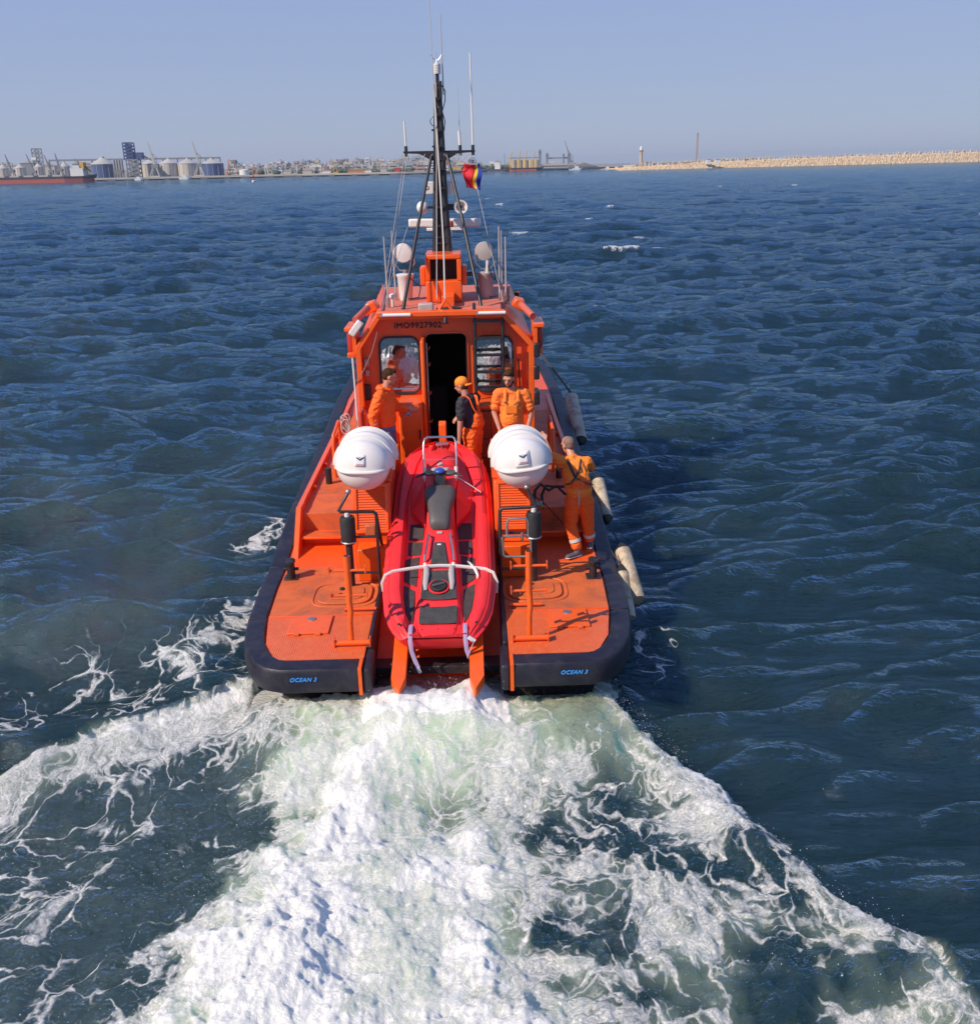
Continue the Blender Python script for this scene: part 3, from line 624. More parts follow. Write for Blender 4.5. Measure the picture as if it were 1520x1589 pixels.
# engine casings with louvred fronts
for s in (-1, 1):
    x0, x1 = (-1.14, -0.64) if s < 0 else (0.72, 1.22)
    cs = part(MB().prism([(12.20, D), (12.05, 1.34), (12.22, 1.96), (14.35, 1.96), (14.35, D)], x0, x1, 'X'), 'engine_casing', ORANGE, smooth=30, bevel=0.015)
    # frame and slats lie on the sloping face
    p0 = Vector((0, 12.05, 1.34)); p1 = Vector((0, 12.22, 1.96)); t = (p1 - p0).normalized(); nrm = Vector((0, -t.z, t.y))
    xm = (x0 + x1) / 2; L_ = (p1 - p0).length
    lf = MB()
    for (a, b_) in ((x0 + .03, x0 + .065), (x1 - .065, x1 - .03)):
        lf.obox((Vector(((a + b_) / 2, 0, 0)) + p0 + t * (L_ / 2) + nrm * .012), (1, 0, 0), t, nrm, (b_ - a) / 2, L_ / 2 - .01, .014)
    for q in (0.02, L_ - .02):
        lf.obox((Vector((xm, 0, 0)) + p0 + t * q + nrm * .013), (1, 0, 0), t, nrm, (x1 - x0) / 2 - .03, .02, .0145)
    lo = under(lf.build('louvre_frame', ORBRIGHT, None, bevel=0.004), cs)
    nsl = 17; proto = None
    for k in range(nsl):
        c = Vector((xm, 0, 0)) + p0 + t * (0.055 + (L_ - .11) * k / (nsl - 1)) + nrm * .006
        if proto is None:
            mbs = MB().obox((0, 0, 0), (1, 0, 0), Vector((0, -0.6, -0.8)), Vector((0, .8, -.6)), (x1 - x0) / 2 - .066, .013, .003)
            proto = mbs.mesh('slat'); proto.materials.append(ORANGE)
        o = bpy.data.objects.new('slat', proto); C.objects.link(o); o.parent = cs
        o.location = c
    under(MB().box(x0 + .07, 11.80, D + .004, x1 - .04, 12.13, 1.20).build('locker_box', ORBRIGHT, None, bevel=0.012), cs)
    for q in (0, 1):
        under(MB().prism([(12.25, 1.96), (12.35, 2.10), (12.42, 2.10), (12.52, 1.96)], (x0 + .05, x1 - .09)[q], (x0 + .09, x1 - .05)[q], 'X').build('cradle_rib', ORANGE, None), cs)
    # cradle wings beside the canister
    xw = x0 - .05 if s < 0 else x1 + .01
    part(MB().box(x0 - .02, 12.3, 1.962, x1 + .02, 13.5, 2.0), 'canister_cradle', ORANGE, bevel=0.006)
# inner walls of the well forward of the sled, winch post
part(MB().box(-.63, 13.32, 1.10, .71, 15.28, 1.26), 'cockpit_floor', ORDECK, bevel=0.005)
wp = part(MB().box(-.09, 13.88, 1.26, .06, 14.0, 2.02), 'winch_post', ORANGE, bevel=0.01)
under(MB().box(-.20, 13.80, 1.83, .16, 13.87, 2.02).build('winch_plate', ORBRIGHT, None, bevel=0.01), wp)
under(MB().prism([(13.83, 2.0), (13.83, 2.32), (13.92, 2.36), (14.0, 2.30), (14.05, 2.0)], -.03, .075, 'X').build('winch_cheek', ORBRIGHT, None, bevel=0.01), wp)
under(MB().cyl((-.08, 13.76, 2.05), (.10, 13.76, 2.05), .028).build('roller', STEEL, None), wp)
under(MB().tube([(-.0, 13.76, 2.05), (.0, 13.70, 1.98), (-.01, 13.62, 1.82)], .009, 6).build('hook', STEEL, None), wp)
# cabinets in front of the wheelhouse
cb = part(MB().box(-.66, 14.62, D2 - .15, -.30, 15.26, 2.46), 'cabinet', ORBRIGHT, bevel=0.015)
under(MB().box(-.56, 14.608, 2.27, -.47, 14.619, 2.37).build('sticker', SIGNW, None), cb)
under(MB().prism(rrect(-.555, 2.275, -.475, 2.365, .01), 14.603, 14.6075, 'Y').build('sticker_field', SIGNB, None), cb)
mbx = MB(); 
for a in (R(45), R(-45)): mbx.obox((-.515, 14.601, 2.32), (math.cos(a), 0, math.sin(a)), (0, 1, 0), (-math.sin(a), 0, math.cos(a)), .042, .0015, .006)
under(mbx.build('sticker_mark', SIGNW, None), cb)
under(MB().box(-.36, 14.60, 1.9, -.34, 14.63, 2.05).build('handle', BLACK, None), cb)
vc = part(MB().box(.46, 14.75, D2 - .15, .80, 15.24, 2.34), 'ventilation_box', ORANGE, bevel=0.01)
pm = None
for k in range(9):
    if pm is None: pm = MB().box(-.008, -.012, -.48, .008, .0, .48).mesh('slat'); pm.materials.append(ORBRIGHT)
    o = bpy.data.objects.new('slat', pm); C.objects.link(o); o.parent = vc; o.location = (.50 + k * .033, 14.74, 1.80)
under(MB().box(.50, 14.755 - .01, 1.30, .77, 14.7495, 2.30).build('vent_opening', BLACK, None), vc)
under(MB().box(.42, 14.66, 2.345, .84, 15.22, 2.40).build('lid', ORBRIGHT, None, bevel=0.01), vc)
b = MB().tube([(.46, 14.55, 1.60), (.80, 14.55, 1.60)], .015, 8).tube([(.46, 14.55, 1.90), (.80, 14.55, 1.90)], .013, 8).tube([(.46, 14.55, 1.0), (.46, 14.55, 1.92)], .015, 8)
under(b.build('guard_rail', BLACK, None), vc)
# hoop handrails on the side decks
for s in (-1, 1):
    xc = s * 1.72; y = 15.0
    hp = part(MB().tube([(xc, y - .18, D2), (xc, y - .18, D2 + .52), (xc, y - .10, D2 + .66), (xc, y + .55, D2 + .72), (xc, y + .64, D2 + .62), (xc, y + .64, D2)], .028, 10), 'hoop_rail', ORBRIGHT)
    under(MB().cyl((xc - s * -.06, y - .5, D2), (xc - s * -.06, y - .5, D2 + .25), .05).build('vent_stub', BLACK, None), hp)

# wheelhouse -------------------------------------------------
wh = thing('wheelhouse', None, None, (0, 15.3, D2)); del_keys = None
wh.parent = boat; wh.matrix_parent_inverse = Matrix.Translation(-Vector(boat.location))
def w_(mb, name, mt, p=None, **k):
    o = mb.build(name, mt, None, **k); o.parent = p or wh
    o.matrix_parent_inverse = Matrix.Translation(-Vector(wh.location))
    return o
def wu(o): o.parent = wh; o.matrix_parent_inverse = Matrix.Translation(-Vector(wh.location)); return o
outer = [(-1.26, D2), (1.40, D2), (1.40, 3.24), (.97, 3.70), (-.93, 3.70), (-1.26, 3.24)]
door = rrect(-.235, 1.30, .395, 3.41, .09)
winL = rrect(-.94, 2.50, -.36, 3.36, .12); winR = rrect(.53, 2.50, 1.10, 3.34, .14)
wu(holed_plate('aft_wall', outer, [door, winL, winR], 15.26, .05, ORANGE, None))
# sides, chamfers, roof, front as slabs (hollow inside)
w_(MB().box(-1.31, 15.27, D2, -1.262, 18.7, 3.24), 'side_wall', ORANGE)
w_(MB().box(1.402, 15.27, D2, 1.45, 18.7, 3.24), 'side_wall', ORANGE)
w_(MB().box(-1.26, 18.72, D2, 1.40, 18.78, 3.6), 'front_wall', ORANGE)
for s, a, b_ in ((-1, -1.31, -.955), (1, 1.45, .995)):
    w_(MB().rings([[(a, y, 3.242), (b_ * k, y, 3.725), (b_ * k - s * .06, y, 3.70), (a - s * .07, y, 3.22)] for y, k in ((15.03, 1.0), (18.8, 1.24))]), 'roof_chamfer', ORANGE, smooth=0)
w_(MB().rings([[(-.955 * k, y, 3.728), (.995 * k, y, 3.728), (.995 * k, y, 3.67), (-.955 * k, y, 3.67)] for y, k in ((15.03, 1.0), (18.9, 1.24))]), 'roof', ORROOF, smooth=0, bevel=0.004)
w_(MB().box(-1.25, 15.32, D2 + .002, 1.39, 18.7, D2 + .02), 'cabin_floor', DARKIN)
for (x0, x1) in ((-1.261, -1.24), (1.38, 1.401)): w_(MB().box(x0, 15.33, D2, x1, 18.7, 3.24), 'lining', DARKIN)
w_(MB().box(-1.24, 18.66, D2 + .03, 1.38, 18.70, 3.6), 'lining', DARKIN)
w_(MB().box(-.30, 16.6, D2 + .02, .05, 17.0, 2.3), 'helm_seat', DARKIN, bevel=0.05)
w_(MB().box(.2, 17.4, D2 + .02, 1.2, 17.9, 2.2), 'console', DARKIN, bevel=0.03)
# rim flange around the aft wall
rim = [(-1.29, D2 + .0), (-1.29, 3.26), (-.95, 3.74), (.99, 3.74), (1.43, 3.26), (1.43, D2 + .0)]
mb = MB(); rings = []
for i, (x, z) in enumerate(rim):
    a = Vector(rim[max(0, i - 1)]); b_ = Vector(rim[min(5, i + 1)]); t1 = (Vector(rim[i]) - a); t2 = (b_ - Vector(rim[i])); t = ((t1.normalized() if t1.length else t2.normalized()) + (t2.normalized() if t2.length else t1.normalized())).normalized(); n = Vector((-t.y, t.x))
    ww = .075
    rings.append([(x + n.x * .012, 15.02, z + n.y * .012), (x - n.x * ww, 15.02, z - n.y * ww), (x - n.x * ww, 15.245, z - n.y * ww), (x + n.x * .012, 15.245, z + n.y * .012)])
w_(mb.rings(rings), 'wall_flange', ORBRIGHT, smooth=20, bevel=0.008)
w_(MB().box(-.95, 14.94, 3.72, .99, 15.10, 3.80), 'eave', ORBRIGHT, bevel=0.012)
# door frame, open door leaf, windows
def ring_frame(name, poly, y0, y1, th, mt, p=None):
    c = (sum(a for a, _ in poly) / len(poly), sum(b for _, b in poly) / len(poly)); mb = MB(); rings = []
    n = len(poly)
    for i, (a, b_) in enumerate(poly):
        pa = Vector(poly[i - 1]); pb = Vector(poly[(i + 1) % n]); t = (pb - pa).normalized(); nn = Vector((t.y, -t.x))
        if nn.dot(Vector((a, b_)) - Vector(c)) < 0: nn = -nn
        rings.append([(a + nn.x * th, y0, b_ + nn.y * th), (a, y0, b_), (a, y1, b_), (a + nn.x * th, y1, b_ + nn.y * th)])
    mb.rings(rings, closed=True); return w_(mb, name, mt, p, smooth=30)
df = ring_frame('door_frame', door, 15.235, 15.30, .03, ORANGE)
ring_frame('door_seal', rrect(-.228, 1.307, .388, 3.403, .085), 15.225, 15.234, .012, BLACKR)
dl = w_(MB().box(-.30, 14.78, 1.34, -.24, 15.23, 3.38), 'door_leaf', ORBRIGHT, bevel=0.02)
for z in (1.55, 2.05, 2.5, 2.95, 3.2):
    w_(MB().tube([(-.235, 15.10, z), (-.18, 15.08, z), (-.165, 15.06, z + .05)], .012, 6), 'door_dog', STEEL)
w_(MB().tube([(-.215, 15.10, 1.45), (-.215, 15.10, 3.3)], .009, 6), 'lock_rod', STEEL)
for nm, poly, inn in (('window_frame', winL, rrect(-.90, 2.54, -.40, 3.32, .10)), ('window_frame', winR, rrect(.57, 2.54, 1.06, 3.30, .12))):
    f = ring_frame(nm, poly, 15.225, 15.262, .03, BLACKR)
    cxw = sum(a for a, _ in poly) / len(poly)
    pn = w_(MB().prism(poly, 15.268, 15.276, 'Y'), 'window_pane', GLASS, smooth=0)
    # washed-out blind and wiper
    w_(MB().tube([(cxw - .2, 15.235, 2.56), (cxw + .2, 15.235, 2.56)], .012, 6), 'window_bar', STEEL)
wu(text_mesh('hull_number', 'IMO9927902', 0.125, BLKTXT, None, Matrix.Translation((-.345, 15.252, 3.545)) @ Matrix.Rotation(R(90), 4, 'X'), 0.004, 0, 0.0035, 1.12))
# black ladder on the wall
ld = MB()
for x in (.53, .96): ld.tube([(x, 15.04, 2.48), (x, 15.04, 3.80), (x, 15.2, 3.86)], .026, 8)
lo = w_(ld, 'ladder', BLACK)
for z in (3.62, 3.36, 3.10, 2.84, 2.60): w_(MB().box(.53, 15.015, z - .021, .96, 15.065, z + .021), 'ladder_rung', BLACK)
# strip lamps, horn
for x0, x1 in ((-.86, -.43), (.58, 1.0)):
    lp = w_(MB().tube([(x0, 14.93, 3.755), (x1, 14.93, 3.755)], .028, 12), 'strip_lamp', LAMPG)
    w_(MB().box(x0 - .02, 14.90, 3.73, x0 + .0, 14.94, 3.79), 'lamp_bracket', GALV)
w_(MB().lathe((.09, 14.97, 3.70), (0, -.3, -1), [(0, .02), (.05, .03), (.09, .05)], 14), 'deck_lamp', BLACK)
# ear lockers each side with a red lamp barrel
for s, xe in ((-1, -1.29), (1, 1.43)):
    e = w_(MB().box(min(xe, xe + s * .17), 15.05, 3.50, max(xe, xe + s * .17), 15.75, 3.56), 'lamp_shelf', ORBRIGHT, bevel=0.01)
    w_(MB().prism([(xe + s * .02, 3.10), (xe + s * .145, 3.10), (xe + s * .145, 3.17), (xe + s * .02, 3.17)], 15.05, 15.5, 'Y'), 'lamp_shelf', ORBRIGHT, bevel=0.01)
    w_(MB().box(min(xe, xe + s * .06), 15.06, 3.17, max(xe, xe + s * .06), 15.6, 3.50), 'lamp_backing', ORBRIGHT)
    w_(MB().lathe((xe + s * .095, 15.22, 3.175), (0, 0, 1), [(0, .05), (.03, .058), (.28, .058), (.32, .04)], 16), 'lamp_barrel', mat('red_lamp_housing', (.45, .03, .015), .4))
    w_(MB().lathe((xe + s * .0, 15.15, 3.66), (s * -.35, .9, .28), [(0, .0), (.0, .055), (.45, .055), (.47, .04)], 16), 'flare_canister', mat('faded_red_tube', (.55, .12, .08), .5))
    w_(MB().prism([(xe - s * .08, 3.60), (xe - s * .08, 3.80), (xe - s * .22, 3.84), (xe - s * .30, 3.72)], 15.9, 16.25, 'Y'), 'air_intake', ORBRIGHT, bevel=0.02)
w_(MB().obox((-1.27, 15.0, 3.56), (.62, 0, .78), (0, 1, 0), (-.78, 0, .62), .13, .05, .055), 'white_lifelight', WHITEP, bevel=0.02)
# pipes, ropes and coils on the port corner
w_(MB().tube([(-1.36, 15.05, 3.1), (-1.35, 15.05, 2.6), (-1.34, 15.0, 1.9)], .014, 6), 'cable', WHITEP)
w_(MB().tube([(-.95, 15.0, 3.5), (-1.05, 14.98, 3.2), (-1.2, 14.98, 2.9), (-1.32, 15.0, 2.75)], .007, 6), 'cable', GALV)
for k in range(5):
    a0 = k * .9
    w_(MB().tube([(-1.52 + .07 * math.cos(q + a0), 14.9 + .01 * k, 2.05 + .12 * math.sin(q) + .02 * k) for q in [2 * math.pi * i / 14 for i in range(14)]], .010, 5, closed=True), 'rope_coil', ROPEW)
w_(MB().box(-1.62, 14.75, 1.75, -1.43, 15.2, 1.85), 'rope_shelf', ORANGE, bevel=0.01)
w_(MB().tube([(-1.27, 14.95, 1.4), (-1.27, 14.95, 2.25), (-1.23, 14.95, 2.32), (-1.17, 14.95, 2.25), (-1.17, 14.95, 1.4)], .04, 10), 'fire_hose', mat('red_hose', (.42, .03, .02), .5))
w_(MB().box(-1.30, 15.16, 2.4, -1.12, 15.25, 2.65), 'socket_box', BLACK, bevel=0.02)
w_(MB().box(-1.20, 15.18, 2.95, -1.12, 15.25, 3.05), 'junction_box', GREYP, bevel=0.01)
w_(MB().box(-1.19, 15.18, 2.78, -1.13, 15.25, 2.88), 'junction_box', GREYP, bevel=0.01)
for z in (2.3, 2.7, 3.05): w_(MB().box(1.43, 15.0, z, 1.52, 15.3, z + .22), 'hook_box', BLACK, bevel=0.02)
w_(MB().tube([(1.20, 15.2, 3.0), (1.22, 15.18, 2.6), (1.2, 15.2, 2.2)], .014, 6), 'cable', BLACK)
w_(MB().tube([(1.35, 15.2, 3.1), (1.36, 15.18, 2.5)], .012, 6), 'cable', BLACK)
# roof gear: grey box, coaming, hatch rail
w_(MB().box(-.33, 15.35, 3.729, -.10, 15.52, 3.86), 'roof_box', GREYP, bevel=0.02)
w_(MB().box(.34, 15.40, 3.729, .96, 15.62, 3.775), 'roof_hatch', ORROOF, bevel=0.01)
w_(MB().tube([(-.05, 15.5, 3.75), (.2, 15.45, 3.78), (.3, 15.5, 3.76), (.42, 15.5, 3.75)], .025, 8), 'roof_hose', ROPE)
w_(MB().tube([(-.02, 15.2, 3.76), (.09, 15.2, 3.93), (.20, 15.2, 3.76)], .028, 8), 'stay_bracket', ORBRIGHT)
for s in (-1, 1):
    w_(MB().tube([(s * .93 + .02, 15.3, 3.76), (s * 1.15 + .02, 18.6, 3.79)], .018, 8), 'roof_rail', ORANGE)

# ------------------------------------------------------------------ mast and roof gear
mast = thing('mast', None, None, (0.02, 17.2, 3.73)); mast.parent = boat; mast.matrix_parent_inverse = Matrix.Translation(-Vector(boat.location))
def m_(mb, name, mt, **k):
    o = mb.build(name, mt, None, **k); o.parent = mast; o.matrix_parent_inverse = Matrix.Translation(-Vector(mast.location)); return o
# orange pedestal with opening
m_(MB().box(-.245, 16.45, 3.73, .345, 17.4, 4.08), 'pedestal', ORBRIGHT, bevel=0.02)
m_(MB().box(-.245, 16.45, 4.081, -.17, 17.4, 4.42), 'pedestal_side', ORBRIGHT, bevel=0.01)
m_(MB().box(.27, 16.45, 4.081, .345, 17.4, 4.42), 'pedestal_side', ORBRIGHT, bevel=0.01)
m_(MB().box(-.245, 16.45, 4.421, .345, 17.4, 4.50), 'pedestal_top', ORBRIGHT, bevel=0.02)
m_(MB().box(-.168, 16.8, 4.082, .268, 17.35, 4.42), 'pedestal_core', DARKIN)
m_(MB().box(-.34, 16.55, 4.0, -.247, 16.9, 4.30), 'horn_box', ORBRIGHT, bevel=0.02)
m_(MB().box(.347, 16.55, 4.0, .43, 17.0, 4.30), 'horn_box', ORBRIGHT, bevel=0.02)
m_(MB().cyl((.43, 16.6, 4.17), (.52, 16.6, 4.17), .035), 'tap', BLACK)
m_(MB().box(.02, 15.9, 3.73, .22, 16.44, 3.90), 'stay_foot', ORBRIGHT, bevel=0.01)
# mast: two columns with web, tapering
mb = MB()
for dx_ in (-.11, .12):
    mb.tube([(.02 + dx_, 17.15, 4.45), (.02 + dx_ * .62, 17.2, 5.4), (.03 + dx_ * .45, 17.2, 6.2), (.035 + dx_ * .3, 17.22, 6.9)], [.058, .052, .042, .034], 12)
m_(mb, 'mast_column', BLACK)
m_(MB().rings([[(.02 - a, 17.2, z), (.02 + a, 17.2, z), (.02 + a, 17.29, z), (.02 - a, 17.29, z)] for z, a in ((4.45, .13), (5.4, .085), (6.2, .06), (6.75, .03))]), 'mast_web', BLACK)
for z in (4.62, 4.9, 5.2, 5.5, 5.8, 6.15, 6.4): m_(MB().box(-.08, 17.10, z, .12, 17.16, z + .03), 'mast_step', BLACK)
m_(MB().tube([(.04, 17.2, 6.8), (.04, 17.2, 7.26)], [.035, .028], 10), 'mast_top', BLACK)
for z, w in ((6.62, .055), (6.86, .06), (7.02, .05)): m_(MB().box(.04 - w, 17.13, z, .04 + w, 17.27, z + .05), 'mast_collar', BLACK, bevel=0.01)
m_(MB().box(.055, 17.12, 6.88, .11, 17.2, 7.15), 'top_lamp', BLACK, bevel=0.01)
m_(MB().box(-.03, 17.12, 6.9, .03, 17.17, 7.12), 'top_lamp', GREYP, bevel=0.01)
m_(MB().tube([(.10, 17.2, 7.1), (.16, 17.2, 7.0), (.15, 17.2, 6.85), (.10, 17.2, 6.7), (.14, 17.2, 6.55), (.12, 17.2, 6.4)], .009, 6), 'mast_cable', BLACK)
m_(MB().tube([(-.03 + .07 * math.cos(q), 17.18, 6.55 + .07 * math.sin(q)) for q in [R(a) for a in range(90, 300, 20)]], .007, 6), 'mast_cable', BLACK)
m_(MB().lathe((.04, 17.2, 7.26), (0, 0, 1), sum([[(k * .024, .058), (k * .024 + .017, .058), (k * .024 + .018, .048), (k * .024 + .023, .048)] for k in range(6)], []) + [(.15, .05), (.16, .02), (.20, .018), (.22, .005)], 16), 'weather_sensor', WHITEP)
m_(MB().tube([(.04, 17.2, 7.44), (-.02, 17.2, 7.49), (-.055, 17.2, 7.54)], .006, 5).tube([(.04, 17.2, 7.44), (.09, 17.2, 7.49), (.12, 17.2, 7.54)], .006, 5).tube([(.04, 17.2, 7.4), (.04, 17.2, 7.58)], [.006, .002], 5), 'wind_sensor', STEEL)
m_(MB().rings([[(x, 17.2 - a, 6.07 - b_), (x, 17.2 + a, 6.07 - b_), (x, 17.2 + a, 6.07 + .03), (x, 17.2 - a, 6.07 + .03)] for x, a, b_ in ((-.56, .03, .0), (-.3, .035, .015), (-.1, .05, .12), (.14, .05, .12), (.34, .035, .015), (.62, .03, .0))]), 'crossarm', BLACK, smooth=20)
# thin cables draped below the crossarm
for x0, x1 in ((-.5, -.2), (-.3, -.08), (.14, .38), (.3, .58), (.1, .5)):
    m_(MB().tube([(x0 + (x1 - x0) * k / 8, 17.15, 6.05 - .14 * math.sin(math.pi * k / 8)) for k in range(9)], .006, 5), 'cable', GREYP)
# whip antennas
for (x, z0, z1, r_, y, rt) in ((-.515, 6.08, 6.56, .017, 17.2, .014), (.585, 6.08, 7.56, .016, 17.2, .012), (.375, 6.08, 6.40, .025, 17.2, .024)):
    a = m_(MB().tube([(x, y, z0 + .07), (x - .01, y, z1)], [r_, rt], 8), 'whip_antenna', WHITEP)
    m_(MB().tube([(x, y, z0 - .06), (x, y, z0 + .1)], .026, 8), 'antenna_base', BLACK)
m_(MB().tube([(.373, 17.2, 6.40), (.365, 17.2, 7.1)], [.006, .002], 5), 'whip_antenna', GREYP)
m_(MB().tube([(.13, 17.25, 6.95), (.12, 17.25, 8.13)], [.011, .006], 6), 'whip_antenna', GREYP)
m_(MB().tube([(-.045, 15.5, 3.9), (-.0, 16.6, 6.0), (-.035, 16.9, 8.5)], [.008, .008, .005], 6), 'whip_antenna', GREYP)
m_(MB().tube([(.09, 15.2, 3.90), (.085, 15.7, 4.75), (.02, 16.6, 6.3), (-.01, 17.0, 7.0)], .013, 8), 'backstay_tube', GREYP)
m_(MB().tube([(-.35, 16.3, 4.78), (.34, 16.3, 4.78)], .01, 6), 'spreader', BLACK)
for s in (-1, 1):
    m_(MB().tube([(.03 + s * .62, 15.75, 3.73), (.03 + s * .36, 16.6, 5.0), (.03 + s * .13, 17.15, 6.02)], [.030, .027, .024], 10), 'mast_leg', BLACK)
# radar bar
m_(MB().obox((.07, 17.75, 4.93), (1, 0, -.01), (0, 1, 0), (0, 0, 1), .63, .045, .072), 'radar_bar', WHITE, bevel=0.03, seg=3)
m_(MB().box(-.25, 17.70, 4.80, .40, 17.80, 4.85), 'radar_tray', WHITEP, bevel=0.01)
m_(MB().box(-.05, 17.3, 4.55, .19, 17.85, 4.80), 'radar_gearbox', WHITEP, bevel=0.03)
# boxes with letters, round loudspeakers
for s, t_ in ((-1, 'D'), (1, 'S')):
    x = .035 + s * .19
    m_(MB().box(x - .075, 17.25, 5.42, x + .075, 17.42, 5.62), 'navigation_lamp_box', WHITE, bevel=0.012)
    o = text_mesh('lamp_box_letter', t_, .09, BLKTXT, None, Matrix.Translation((x + s * .04, 17.245, 5.52)) @ Matrix.Rotation(R(90), 4, 'X'), .002); o.parent = mast; o.matrix_parent_inverse = Matrix.Translation(-Vector(mast.location))
m_(MB().ell((-.285, 17.25, 5.21), .10, .09, .105, 18, 12), 'searchlight_back', WHITE)
m_(MB().lathe((.36, 17.30, 5.21), (0, -1, 0), [(-.08, .03), (0, .075), (.10, .112), (.115, .112), (.11, .085), (.03, .05), (.03, .0)], 22), 'loudspeaker', WHITE)
m_(MB().ell((.36, 17.20, 5.21), .03, .05, .03), 'loudspeaker_core', BLACK)
m_(MB().box(-.2, 17.2, 5.19, -.1, 17.25, 5.23).box(.15, 17.2, 5.16, .27, 17.25, 5.26), 'arm_bracket', BLACK)
m_(MB().lathe((.20, 17.0, 4.90), (0, 0, 1), [(0, .02), (.02, .03), (.08, .03), (.10, .01)]), 'red_lamp', mat('dull_red_plastic', (.30, .04, .03), .4))
# searchlights on drums
for x, dm, wm in ((-.61, WHITEP, WHITEP), (.75, GREYP, GREYP)):  # starboard drum and light are white too; their shade is put in as grey
    y = 16.9
    m_(MB().lathe((x, y, 3.73), (0, 0, 1), [(0, .10), (.05, .11), (.38, .135), (.40, .15), (.43, .15), (.44, .08)], 20), 'light_drum', dm)
    m_(MB().lathe((x - .02, y + .05, 4.50), (.0, -1, .05), [(-.12, .10), (-.05, .15), (.0, .158), (.02, .150), (.03, .10), (.035, .0)], 26), 'searchlight', wm)
    m_(MB().tube([(x - .18, y, 4.48), (x - .17, y, 4.33), (x - .08, y, 4.22), (x + .08, y, 4.22), (x + .17, y, 4.33), (x + .16, y, 4.48)], .012, 6).tube([(x, y, 4.16), (x, y, 4.23)], .03, 8), 'light_yoke', GALV)
    m_(MB().tube([(x + .02, y - .1, 4.35), (x + .1, y - .15, 4.1), (x + .26, y - .1, 3.95), (x + .22, y - .1, 3.78), (x + .05, y - .12, 3.76)], .010, 6), 'light_cable', BLACK)
m_(MB().tube([(.77, 16.8, 4.1), (.78, 16.8, 4.36)], .025, 8), 'beacon', WHITEP)
for x, y, z0, z1, r_ in ((-.86, 16.0, 3.76, 4.83, .013), (-.80, 16.9, 3.73, 4.87, .013), (.97, 16.6, 3.73, 4.92, .014), (1.01, 16.6, 3.73, 4.85, .010), (1.06, 16.2, 3.73, 4.78, .013)):
    m_(MB().tube([(x + (.02 if x < 0 else 0), y, z0), (x, y, z1)], [r_ * 1.3, r_ * .8], 7), 'roof_whip', GREYP)
    m_(MB().cyl((x + (.02 if x < 0 else 0), y, z0 - .02), (x + (.02 if x < 0 else 0), y, z0 + .12), .025), 'whip_socket', GALV)
m_(MB().lathe((-.78, 16.1, 3.73), (0, 0, 1), [(0, .02), (.14, .02), (.15, .055), (.19, .05), (.21, .01)]), 'mushroom_antenna', WHITEP)
# halyards and stays
for a, b_ in (((-.54, 17.2, 6.05), (-.95, 16.1, 3.75)), ((-.50, 17.2, 6.05), (-.90, 16.2, 3.75)), ((.62, 17.2, 5.6), (1.0, 16.0, 3.76)), ((-.95, 15.2, 3.6), (-.55, 17.2, 4.9))):
    m_(MB().tube([a, b_], .0045, 5), 'halyard', GREYP)
for k in range(3): m_(MB().tube([(1.02 + .03 * k, 15.9, 3.8), (1.06 + .02 * k, 15.9, 4.0), (1.1, 15.9, 3.85 - .05 * k), (1.03, 15.9, 3.78)], .008, 5), 'cable', BLACK)
# flag flying from the starboard halyard
fl = thing('flag', 'blue, yellow and red tricolour flag flying from the starboard halyard of the mast', 'flag', (.66, 17.2, 5.60))
def cloth(u0_, u1_, mt):
    mb = MB(); nx, nz = 8, 14; v = []
    for j in range(nz + 1):
        for i in range(nx + 1):
            u = u0_ + (u1_ - u0_) * i / nx; w = j / nz
            x = .02 - .25 * u + .045 * w * (1 - u) + .03 * math.sin(5 * w + 3 * u); z = .30 - .43 * w * (1 - .12 * u) - .03 * math.sin(3.0 * u) * (1 - w); y = .05 * math.sin(7 * u + 5 * w) * u + .03 * math.sin(9 * w)
            v.append((x, y, z))
    f = [(j * (nx + 1) + i, j * (nx + 1) + i + 1, (j + 1) * (nx + 1) + i + 1, (j + 1) * (nx + 1) + i) for j in range(nz) for i in range(nx)]
    mb.add(v, f); return mb
for a, b_, mt in ((0, .22, FLAGB), (.22, .38, FLAGY), (.38, 1.0, FLAGR)):
    o = cloth(a, b_, mt).build('flag_stripe', mt, None, smooth=80); o.parent = fl
    so_ = o.modifiers.new('thick', 'SOLIDIFY'); so_.thickness = .003

